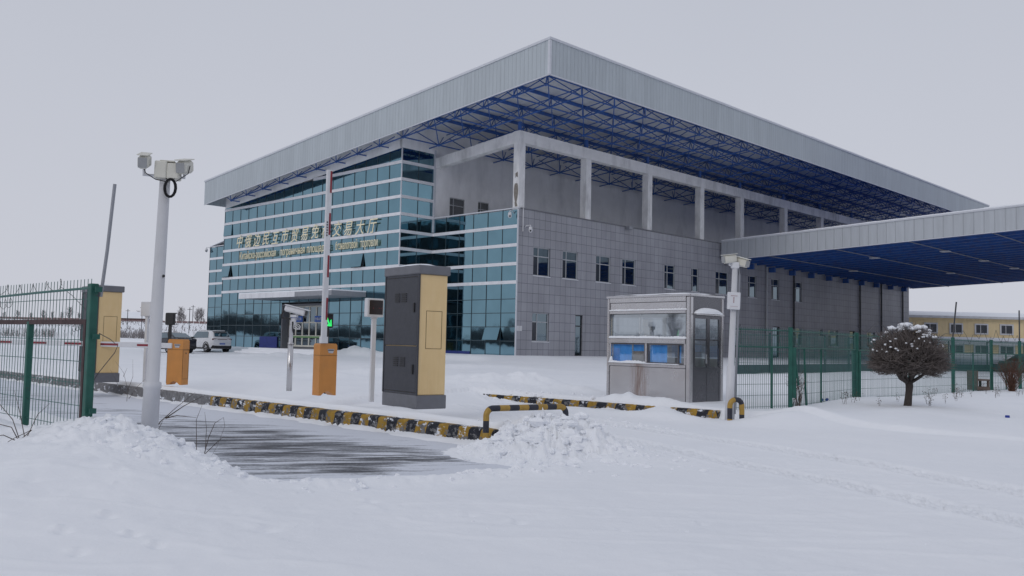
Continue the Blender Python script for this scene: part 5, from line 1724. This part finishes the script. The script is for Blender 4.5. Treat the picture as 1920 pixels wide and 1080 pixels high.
def dome(az, el, k):
    """surface of the crown: flattened dome with a flat underside, ragged"""
    q = 1 + .17 * mnoise.noise(Vector((math.cos(az) * 2.4, math.sin(az) * 2.4, el * 2.4)))
    ce, se = math.cos(el), math.sin(el)
    zz = (.80 if se > 0 else .40) * se
    return Vector((.83 * ce * math.cos(az) * q * k, .82 * ce * math.sin(az) * q * k, 1.00 + zz * q * k))
for k in range(4300):
    az = tr_.uniform(0, 2 * math.pi); el = math.asin(tr_.uniform(-.75, 1))
    e = dome(az, el, tr_.uniform(.80, 1.09))
    st_ = e * tr_.uniform(.55, .86); st_.z = .93 + (e.z - .93) * tr_.uniform(.35, .8)
    st_ += Vector((tr_.uniform(-.14, .14), tr_.uniform(-.14, .14), tr_.uniform(-.08, .06)))
    md = st_.lerp(e, .5) + Vector((tr_.uniform(-.06, .06), tr_.uniform(-.06, .06), tr_.uniform(-.05, .05)))
    tw.tube([st_, md, e], [.0062, .005, .0028], 3, cap=False)
for k in range(420):
    az = tr_.uniform(0, 2 * math.pi); e = dome(az, math.asin(tr_.uniform(-.6, 1)), tr_.uniform(1.02, 1.17)); st_ = e * .84; st_.z = .93 + (e.z - .93) * .8
    tw.tube([st_, st_.lerp(e, .5) + Vector((tr_.uniform(-.03, .03), tr_.uniform(-.03, .03), tr_.uniform(-.03, .03))), e], [.005, .004, .0022], 3, cap=False)
for k in range(90):
    t0 = tr_.choice(tips); az = tr_.uniform(0, 6.28); e = dome(az, math.asin(tr_.uniform(-.2, .95)), .85)
    tw.tube([t0, t0.lerp(e, .5) + Vector((tr_.uniform(-.08, .08), tr_.uniform(-.08, .08), .04)), e], [.014, .010, .006], 4, cap=False)
tw.build('crown', M['twig_crown'], tree)
sn = MB()
for k in range(130):
    az = tr_.uniform(0, 6.28); el = math.asin(min(1, .22 + .78 * tr_.random() ** .8)); p_ = dome(az, el, tr_.uniform(.90, .99))
    s_ = tr_.uniform(.012, .042) * (1.25 if el > .95 else .8)
    if tr_.random() < .35 and el < .8: continue
    sn.lump(p_, s_ * tr_.uniform(.9, 1.7), s_ * tr_.uniform(.9, 1.5), s_ * tr_.uniform(.6, .95), k, .8, 1.9, 8, 5)
for k in range(8):
    az = tr_.uniform(0, 6.28); p_ = dome(az, R(tr_.uniform(62, 85)), 1.0)
    sn.lump(p_, tr_.uniform(.07, .15), tr_.uniform(.07, .13), .055, k + 300, .6, 1.6, 12, 6)
tag(sn.build('snow_clump', M['snow'], tree, True), kind='stuff')

# reddish bare shrub at the right edge
def shrub(name, label, loc, n, hgt, spread, mat, seed, grp=None, r=.005):
    t = thing(name, label, 'shrub', loc, 0, grp)
    q = random.Random(seed); mb = MB()
    for k in range(n):
        az = q.uniform(0, 6.28); sp_ = spread * q.random() ** .6
        e = Vector((sp_ * math.cos(az), sp_ * math.sin(az), hgt * q.uniform(.55, 1.05) * (1 - .25 * (sp_ / spread) ** 2)))
        b0 = Vector((q.uniform(-.08, .08), q.uniform(-.08, .08), -.05))
        md = b0.lerp(e, .5) + Vector((q.uniform(-.08, .08), q.uniform(-.08, .08), .08))
        mb.tube([b0, md, e], [r * 1.5, r * 1.1, r * .5], 3, cap=False)
        for j in range(5):
            u_ = q.uniform(.3, 1); p_ = md.lerp(e, u_)
            mb.tube([p_, p_ + Vector((q.uniform(-.14, .14), q.uniform(-.14, .14), q.uniform(-.02, .16)))], [r * .7, r * .35], 3, cap=False)
    mb.build('twigs', mat, t)
    return t
shrub('bare_shrub', 'reddish brown bare shrub at the right fence near the picture edge', (16.35, 29.3, gz(16.35, 29.3)), 130, 1.15, .62, M['twig_red'], 3)
shrub('bare_shrub', 'thin leafless shrub caught in the mesh by the corner fence post', (6.15, 19.25, gz(6.15, 19.25)), 26, .85, .22, M['twig'], 8, r=.004)
# dry weeds
weeds = []
def weed(seed, hgt):
    q = random.Random(seed); mb = MB()
    for k in range(q.randint(2, 4)):
        az = q.uniform(0, 6.28); l = hgt * q.uniform(.6, 1.1)
        b0 = Vector((q.uniform(-.05, .05), q.uniform(-.05, .05), -.05)); e = b0 + Vector((math.cos(az) * l * .3, math.sin(az) * l * .3, l))
        md = b0.lerp(e, .55) + Vector((q.uniform(-.04, .04), 0, 0))
        mb.tube([b0, md, e], [.005, .004, .002], 3, cap=False)
        for j in range(6):
            p_ = b0.lerp(e, q.uniform(.45, 1)); d = Vector((q.uniform(-.1, .1), q.uniform(-.1, .1), q.uniform(-.02, .08)))
            mb.tube([p_, p_ + d], [.003, .0015], 3, cap=False)
            if q.random() < .6: mb.lump(p_ + d, .016, .016, .012, seed + j, .5, 1, 5, 3)
    return mb
WL = 'dry brown weed stalk poking through the snow along the right fence'
protos = []
for s in range(5):
    o = weed(s + 20, .45).build('dry_weed', M['twig'])
    tag(o, WL, 'weed', 'dry weeds along the right fence'); protos.append(o)
spots = [(9.6, 20.6), (9.9, 21.3), (10.6, 21.9), (11.3, 22.8), (11.8, 23.8), (12.3, 24.6), (13.0, 25.3), (13.6, 25.2), (14.1, 26.0), (14.6, 25.4), (15.0, 26.6), (15.3, 25.6), (15.6, 27.4), (9.3, 21.6), (7.6, 20.4), (8.0, 21.0), (8.4, 21.6), (12.9, 26.2), (10.9, 23.4), (12.0, 25.4), (16.5, 27.2), (14.4, 27.2), (9.35, 20.1), (8.2, 20.0), (13.9, 23.8)]
for i, (x, y) in enumerate(spots):
    o = protos[i] if i < 5 else dup(protos[i % 5])
    o.location = (x, y, gz(x, y)); o.rotation_euler.z = i * 1.3; k = .45 + .4 * ((i * 37) % 10) / 10; o.scale = (k, k, k)
# dry arching canes by the gate
def canes(name, label, base, specs, r=.006):
    t = thing(name, label, 'dry plant', (base[0], base[1], gz(*base)))
    mb = MB()
    for pts in specs:
        n = len(pts)
        mb.tube([Vector(p) for p in pts], [r * (1 - .75 * k / (n - 1)) for k in range(n)], 4)
    mb.build('canes', M['twig'], t)
canes('dry_canes', 'dry arching brown canes bent over the snow in front of the gate fence', (-5.35, 9.95),
      [[(0, 0, -.1), (-.12, 0, .2), (-.3, .02, .38), (-.62, 0, .42), (-.95, -.05, .36)],
       [(0, 0, -.1), (-.1, -.05, .12), (-.4, -.1, .2), (-.8, -.15, .14), (-1.2, -.2, -.08)],
       [(.05, 0, -.1), (-.05, 0, .3), (-.12, 0, .52)],
       [(.1, .0, -.1), (-.1, -.2, .05), (-.35, -.4, .02), (-.7, -.5, -.12)],
       [(0, 0, 0), (.15, -.1, .1), (.05, -.3, .02), (-.15, -.55, -.2)],
       [(0, 0, -.1), (.1, .1, .25), (.22, .12, .38)], [(-.5, 0, .41), (-.6, -.1, .3), (-.75, -.12, .1)]])
canes('dry_canes', 'dry forked cane leaning over the road edge left of the tall mast', (-4.55, 11.3),
      [[(0, 0, -.1), (.15, .1, .16), (.3, .2, .33), (.5, .3, .52)], [(.2, .13, .2), (.42, .15, .36), (.66, .2, .50)], [(.2, .13, .2), (.35, .1, .24), (.6, .1, .22)], [(.0, 0, 0), (.02, .1, .25), (-.05, .1, .4)], [(.1, .1, 0), (.2, .05, .18)]], .008)
canes('dry_canes', 'thin looped dry cane rising from the snow right of the tall mast', (-3.72, 11.0),
      [[(0, 0, -.1), (.05, .05, .2), (.12, .05, .38), (.22, .06, .45), (.24, .06, .34), (.16, .05, .1), (.1, .04, -.02)], [(0, .1, -.1), (-.03, .2, .3), (-.06, .2, .5)], [(.02, 0, 0), (.2, .1, .2), (.45, .15, .2)], [(-.1, .1, -.1), (-.16, .2, .4), (-.1, .25, .62)]], .005)
canes('dry_canes', 'fine bare branching stalk beside the left display post', (-8.75, 20.6),
      [[(0, 0, -.1), (.02, 0, .3), (-.1, 0, .7), (-.3, 0, .95)], [(.02, 0, .3), (.12, 0, .6), (.1, 0, 1.0)], [(0, 0, .2), (-.2, 0, .4), (-.4, 0, .75)], [(.05, 0, .1), (.25, 0, .4), (.4, 0, .55)], [(-.1, 0, .6), (-.02, 0, .8)]], .006)

# wooden seat, blue cap, striped stone end
bn = thing('wooden_seat', 'broken weathered wooden seat standing at the right fence', 'seat', (15.05, 28.9, gz(15.05, 28.9) + .02), R(20))
mb = MB(); mb.bbox((-.28, -.2, .0), (.28, .2, .11), .01); mb.build('base', M['plank'], bn)
mb = MB(); mb.bbox((-.28, -.2, .11), (-.22, .2, .62), .008); mb.build('backrest', M['plank'], bn)
mb = MB(); mb.bbox((-.215, -.2, .30), (.28, .2, .35), .008); mb.build('seat', M['plank'], bn)
mb = MB(); mb.bbox((.21, -.19, .111), (.27, -.12, .299), .006); mb.build('leg', M['plank'], bn)
mb = MB(); mb.bbox((.21, .12, .111), (.27, .19, .299), .006); mb.build('leg', M['plank'], bn)
mb = MB(); mb.tube([(0, 0, 0), (0, 0, .025), (0, 0, .06), (0, 0, .065)], [.062, .066, .064, .055], 16)
for q in range(16): mb.box((-.003, .064, .005), (.003, .069, .055), mat=Matrix.Rotation(q * math.pi / 8, 4, 'Z'))
o = mb.build('bucket_lid', M['blue_cap'], loc=(10.0, 18.1, gz(10.0, 18.1) - .005)); o.scale = (.62, .62, .8); tag(o, 'small blue plastic lid lying alone on the open snow at right', 'lid')
for x, y, lab in ((7.25, 20.95, 'left one of two tiny blue bottles lying at the fence foot'), (7.42, 21.1, 'right one of two tiny blue bottles lying at the fence foot')):
    mb = MB(); mb.tube([(0, 0, .03), (.09, 0, .035), (.11, 0, .036), (.13, 0, .036)], [.032, .032, .014, .014], 10); o = mb.build('bottle', M['blue_cap'], loc=(x, y, gz(x, y)), rz=1.0); tag(o, lab, 'bottle')

# dark green covered trailer by the ochre building
tr2 = thing('covered_trailer', 'dark green tarpaulin covered trailer in front of the ochre building', 'trailer', (33.0, 57.6, gz(33.0, 57.6) - .25), R(8))
tr2.scale = (.8, .8, .66)
mb = MB(); mb.bbox((-1.6, -1.0, .55), (6, 1.0, 1.5), .05)
for k in range(11): mb.box((-1.5 + .7 * k, -1.04, .6), (-1.44 + .7 * k, -.999, 1.45))
mb.build('bed', M['dark_green'], tr2)
mb = MB()
prof = [(-1.05, 1.5), (-1.02, 1.9), (-.6, 2.15), (0, 2.25), (.6, 2.15), (1.02, 1.9), (1.05, 1.5)]
vs, fs = [], []
for i in range(16):
    x = -.9 + 7 * i / 15
    for y, z in prof: vs.append((x + .05 * math.sin(i), y, z + .10 * mnoise.noise(Vector((x, y, 2))) - (.35 if i == 0 else 0)))
for i in range(15):
    for j in range(6): fs.append((i * 7 + j, (i + 1) * 7 + j, (i + 1) * 7 + j + 1, i * 7 + j + 1))
mb.add(vs, fs); mb.build('tarpaulin', M['dark_green'], tr2)
mb = MB(); mb.bbox((-2.6, -.7, .7), (-1.6, .7, 1.2), .03); mb.build('drawbar_box', M['dark_green'], tr2)
for x in (.5, 1.5, 4.5):
    for s in (1, -1):
        mb = MB(); mb.tube([(x, s * .75, .42), (x, s * 1.0, .42)], .42, 16); mb.build('wheel', M['tyre'], tr2)

# ---------------------------------------------------------------- loose snow clods (uncountable)
mb = MB()
q = random.Random(11)
def clods(n, cx, cy, rx, ry, s0, s1, ang=0):
    xs, ys = [], []
    for k in range(n):
        a, b = q.gauss(0, rx), q.gauss(0, ry)
        xs.append(cx + a * math.cos(ang) - b * math.sin(ang)); ys.append(cy + a * math.sin(ang) + b * math.cos(ang))
    zs = ground(np.array(xs), np.array(ys))
    for x, y, z in zip(xs, ys, zs):
        if z < -.01: continue
        s = s0 + (s1 - s0) * q.random() ** 3
        mb.lump((x, y, z - s * .18), s * q.uniform(.8, 1.4), s * q.uniform(.8, 1.4), s * q.uniform(.6, .9), q.random() * 90, .55, 1.6, 7, 5)
clods(520, .42, 12.05, .55, .48, .010, .06)
clods(120, .75, 11.3, .75, .35, .01, .06)
clods(260, -2.3, 8.95, .45, .30, .008, .05, R(15))
clods(260, -3.4, 9.5, .6, .45, .008, .055)
clods(220, -1.0, 9.45, 1.0, .20, .008, .045, R(17))
clods(16, .6, 11.4, .8, .4, .05, .11)
clods(40, .35, 12.1, .5, .45, .06, .12)
clods(24, -3.9, 9.8, .6, .5, .04, .09)
clods(120, 1.9, 16.2, .9, .35, .01, .05, R(-55))
clods(1, 1.22, 10.95, .0, .0, .10, .10)
clods(60, .5, 21.6, .9, .2, .01, .06, R(-40))
clods(40, -.4, 6.8, 2.2, .25, .006, .02, R(4))
tag(mb.build('snow_clods', M['snow']), kind='stuff')

# ---------------------------------------------------------------- far field
def bare_tree(seed, hgt, dense):
    q = random.Random(seed); mb = MB()
    mb.tube([(0, 0, -.3), (0, 0, hgt * .35), (q.uniform(-.1, .1), 0, hgt * .8)], [hgt * .022, hgt * .017, hgt * .006], 5)
    cr = MB()
    for k in range(dense):
        z0 = hgt * q.uniform(.15, .75); az = q.uniform(0, 6.28); l = hgt * q.uniform(.15, .34) * (1.15 - z0 / hgt)
        e = Vector((math.cos(az) * l * .75, math.sin(az) * l * .75, z0 + l * 1.1))
        cr.tube([(0, 0, z0), (e.x * .5, e.y * .5, z0 + l * .4), e], [hgt * .007, hgt * .005, hgt * .002], 3, cap=False)
        for j in range(6):
            p_ = Vector((0, 0, z0)).lerp(e, q.uniform(.4, 1))
            cr.tube([p_, p_ + Vector((q.uniform(-.1, .1) * hgt, q.uniform(-.1, .1) * hgt, q.uniform(.02, .13) * hgt))], [hgt * .003, hgt * .0012], 3, cap=False)
    return mb, cr
FT = 'leafless grey tree in the distant tree line beyond the snowy field'
tp = []
for s, hgt, dn in ((1, 5.0, 46), (2, 4.0, 40), (3, 6.0, 52)):
    t = thing('bare_tree', FT, 'tree', (0, 0, 0), 0, 'distant trees on the snowy rise')
    a, b = bare_tree(s, hgt, dn)
    a.build('trunk', M['far_bark'], t); b.build('crown', M['far_bark'], t)
    tp.append(t)
def ray_x(px, d): return (px - 960) / 1679.8 * d
tspots = [(60, 215), (35, 216), (84, 214), (100, 216), (118, 215), (132, 217), (150, 214), (10, 214), (-15, 215), (-40, 216), (-70, 214), (-105, 215), (-140, 216), (232, 214), (246, 215), (262, 220),
          (325, 214), (338, 216), (341, 212), (346, 215), (372, 214), (379, 216), (384, 214)]
cnt = 0
for i, (px, d) in enumerate(tspots):
    x = ray_x(px, d)
    o = tp[i % 3] if i < 3 else dup(tp[i % 3])
    k = q.uniform(.45, .85) if px not in (341, 379) else 1.0
    o.location = (x, d, gz(x, d) - .2); o.rotation_euler.z = q.uniform(0, 6); o.scale = (k * 1.1, k * 1.1, k)
# thickets along the left boundary of the yard, outside the frame (mirrored in the glass)
def thicket(seed):
    g = random.Random(seed); mb = MB()
    for k in range(340):
        bx, by = g.gauss(0, 2.4), g.gauss(0, .9)
        l = g.uniform(1.6, 3.6); e = Vector((bx + g.uniform(-.8, .8), by + g.uniform(-.5, .5), l)); b0 = Vector((bx, by, -.3)); md = b0.lerp(e, .5) + Vector((g.uniform(-.2, .2), 0, .2))
        mb.tube([b0, md, e], [.05, .04, .015], 3, cap=False)
        for j in range(4):
            p_ = md.lerp(e, g.random()); mb.tube([p_, p_ + Vector((g.uniform(-.5, .5), g.uniform(-.4, .4), g.uniform(0, .6)))], [.022, .01], 3, cap=False)
    return mb
TK = 'dense leafless thicket on the left boundary, outside the picture, mirrored in the glass'
tk = [tag(thicket(s_).build('thicket', M['far_bark']), TK, 'thicket', 'thickets along the left boundary') for s_ in (5, 6)]
for i in range(44):
    d = 178 - i * 4.1
    x = -104 + 7 * math.sin(i * .9) - max(0, (d - 120)) * .25
    o = tk[i] if i < 2 else dup(tk[i % 2])
    k = q.uniform(.45, .95)
    o.location = (x, d, gz(x, d)); o.rotation_euler.z = R(90) + q.uniform(-.4, .4); o.scale = (1.15, 1, k)
for i in range(16):
    d = 185 - i * 12; x = -112 - max(0, (d - 120)) * .25
    o = dup(tp[i % 3]); k = q.uniform(.8, 1.3)
    o.location = (x, d, gz(x, d) - .2); o.rotation_euler.z = q.uniform(0, 6); o.scale = (k, k, k)
ob = thing('reflection_block', 'added dark brick block behind the viewpoint, unseen, darkening what the glass mirrors', 'building', (6, -46, 0), 0)  # added block out of view, put there to darken the glass reflections
mb = MB(); mb.box((-26, -12, -1), (30, 0, 23)); mb.build('wall', M['brick_far'], ob)
for r_ in range(6):
    for c_ in range(13):
        mb = MB(); mb.box((-23.5 + 4.1 * c_, .002, 2 + 3.5 * r_), (-21.5 + 4.1 * c_, .05, 3.8 + 3.5 * r_)); mb.build('window', M['pane'], ob)
# railway fence line, house, poles
mb = MB()
x0, x1 = ray_x(-200, 206), ray_x(440, 206)
n = 60
for i in range(n):
    xa, xb = x0 + (x1 - x0) * i / n, x0 + (x1 - x0) * (i + 1) / n
    mb.box((xa, 206, gz(xa, 206) - .3), (xb - .15, 206.2, gz(xa, 206) + .75))
o = mb.build('track_wall', M['railing_far']); tag(o, 'low reddish wall along the far edge of the snowy field', 'wall')
hs = thing('farmhouse', 'small brown house with snowy gable roof on the far rise', 'house', (ray_x(262, 212), 212, gz(ray_x(262, 212), 212) - .2), R(12))
mb = MB(); mb.box((-4, -3, 0), (4.5, 3, 1.6)); mb.add([(-4, -3, 1.6), (-4, 3, 1.6), (-4, 0, 3.0)], [(0, 1, 2)]); mb.build('wall', M['brick_far'], hs)
mb = MB(); mb.add([(-4.3, -3.4, 1.5), (4.8, -3.4, 1.5), (4.8, 0, 3.1), (-4.3, 0, 3.1), (4.8, 3.4, 1.5), (-4.3, 3.4, 1.5)], [(0, 1, 2, 3), (3, 2, 4, 5)]); mb.build('roof', M['snow'], hs)
mb = MB(); mb.box((1.5, .4, 2.4), (2.0, .9, 3.7)); mb.build('chimney', M['brick_far'], hs)
pp = thing('utility_pole', 'thin utility pole on the far rise left of the glass front', 'pole', (ray_x(363, 210), 210, gz(ray_x(363, 210), 210)), 0, 'distant utility poles')
mb = MB(); mb.tube([(0, 0, -.3), (0, 0, 4.6)], .07, 6); mb.build('mast', M['dark_metal'], pp)
mb = MB(); mb.box((-.5, -.04, 4.2), (.5, .04, 4.28)); mb.build('crossarm', M['dark_metal'], pp)
dup(pp, (ray_x(268, 118), 118, gz(ray_x(268, 118), 118)), 0, 'thin utility pole halfway up the snowy field behind the display post', scale=(.6, .6, .75))
dup(pp, (ray_x(241, 120), 120, gz(ray_x(241, 120), 120)), 0, 'thin utility pole halfway up the snowy field beside the left cream cabinet', scale=(.6, .6, .62))
dup(pp, (ray_x(357, 116), 116, gz(ray_x(357, 116), 116)), 0, 'thin utility pole rising just behind the white parked car', scale=(.6, .6, .72))
# dark dry reed belt in front of the rise, too dense to count
mb = MB()
for k in range(1100):
    px = q.uniform(-60, 400); d = 97 + q.gauss(0, 2.0)
    if q.random() < .8: px = q.choice((228, 240, 262, 275, 290, 330, 20, 60, 95)) + q.gauss(0, 9)
    x = ray_x(px, d); z = gz(x, d) if k % 6 == 0 else z
    mb.tube([(x, d, z - .1), (x + q.uniform(-.25, .25), d, z + q.uniform(.3, .95))], .014, 3, cap=False)
for k in range(700):
    d = q.choice((125, 138, 150, 165, 172)) + q.gauss(0, 1.6); px = q.uniform(-80, 400)
    x = ray_x(px, d); z = gz(x, d)
    mb.tube([(x, d, z - .1), (x + q.uniform(-.3, .3), d, z + q.uniform(.1, .5))], .035, 3, cap=False)
tag(mb.build('dry_reeds', M['far_bark']), 'belt of dry dark reeds across the snowy field', 'reeds', kind='stuff')
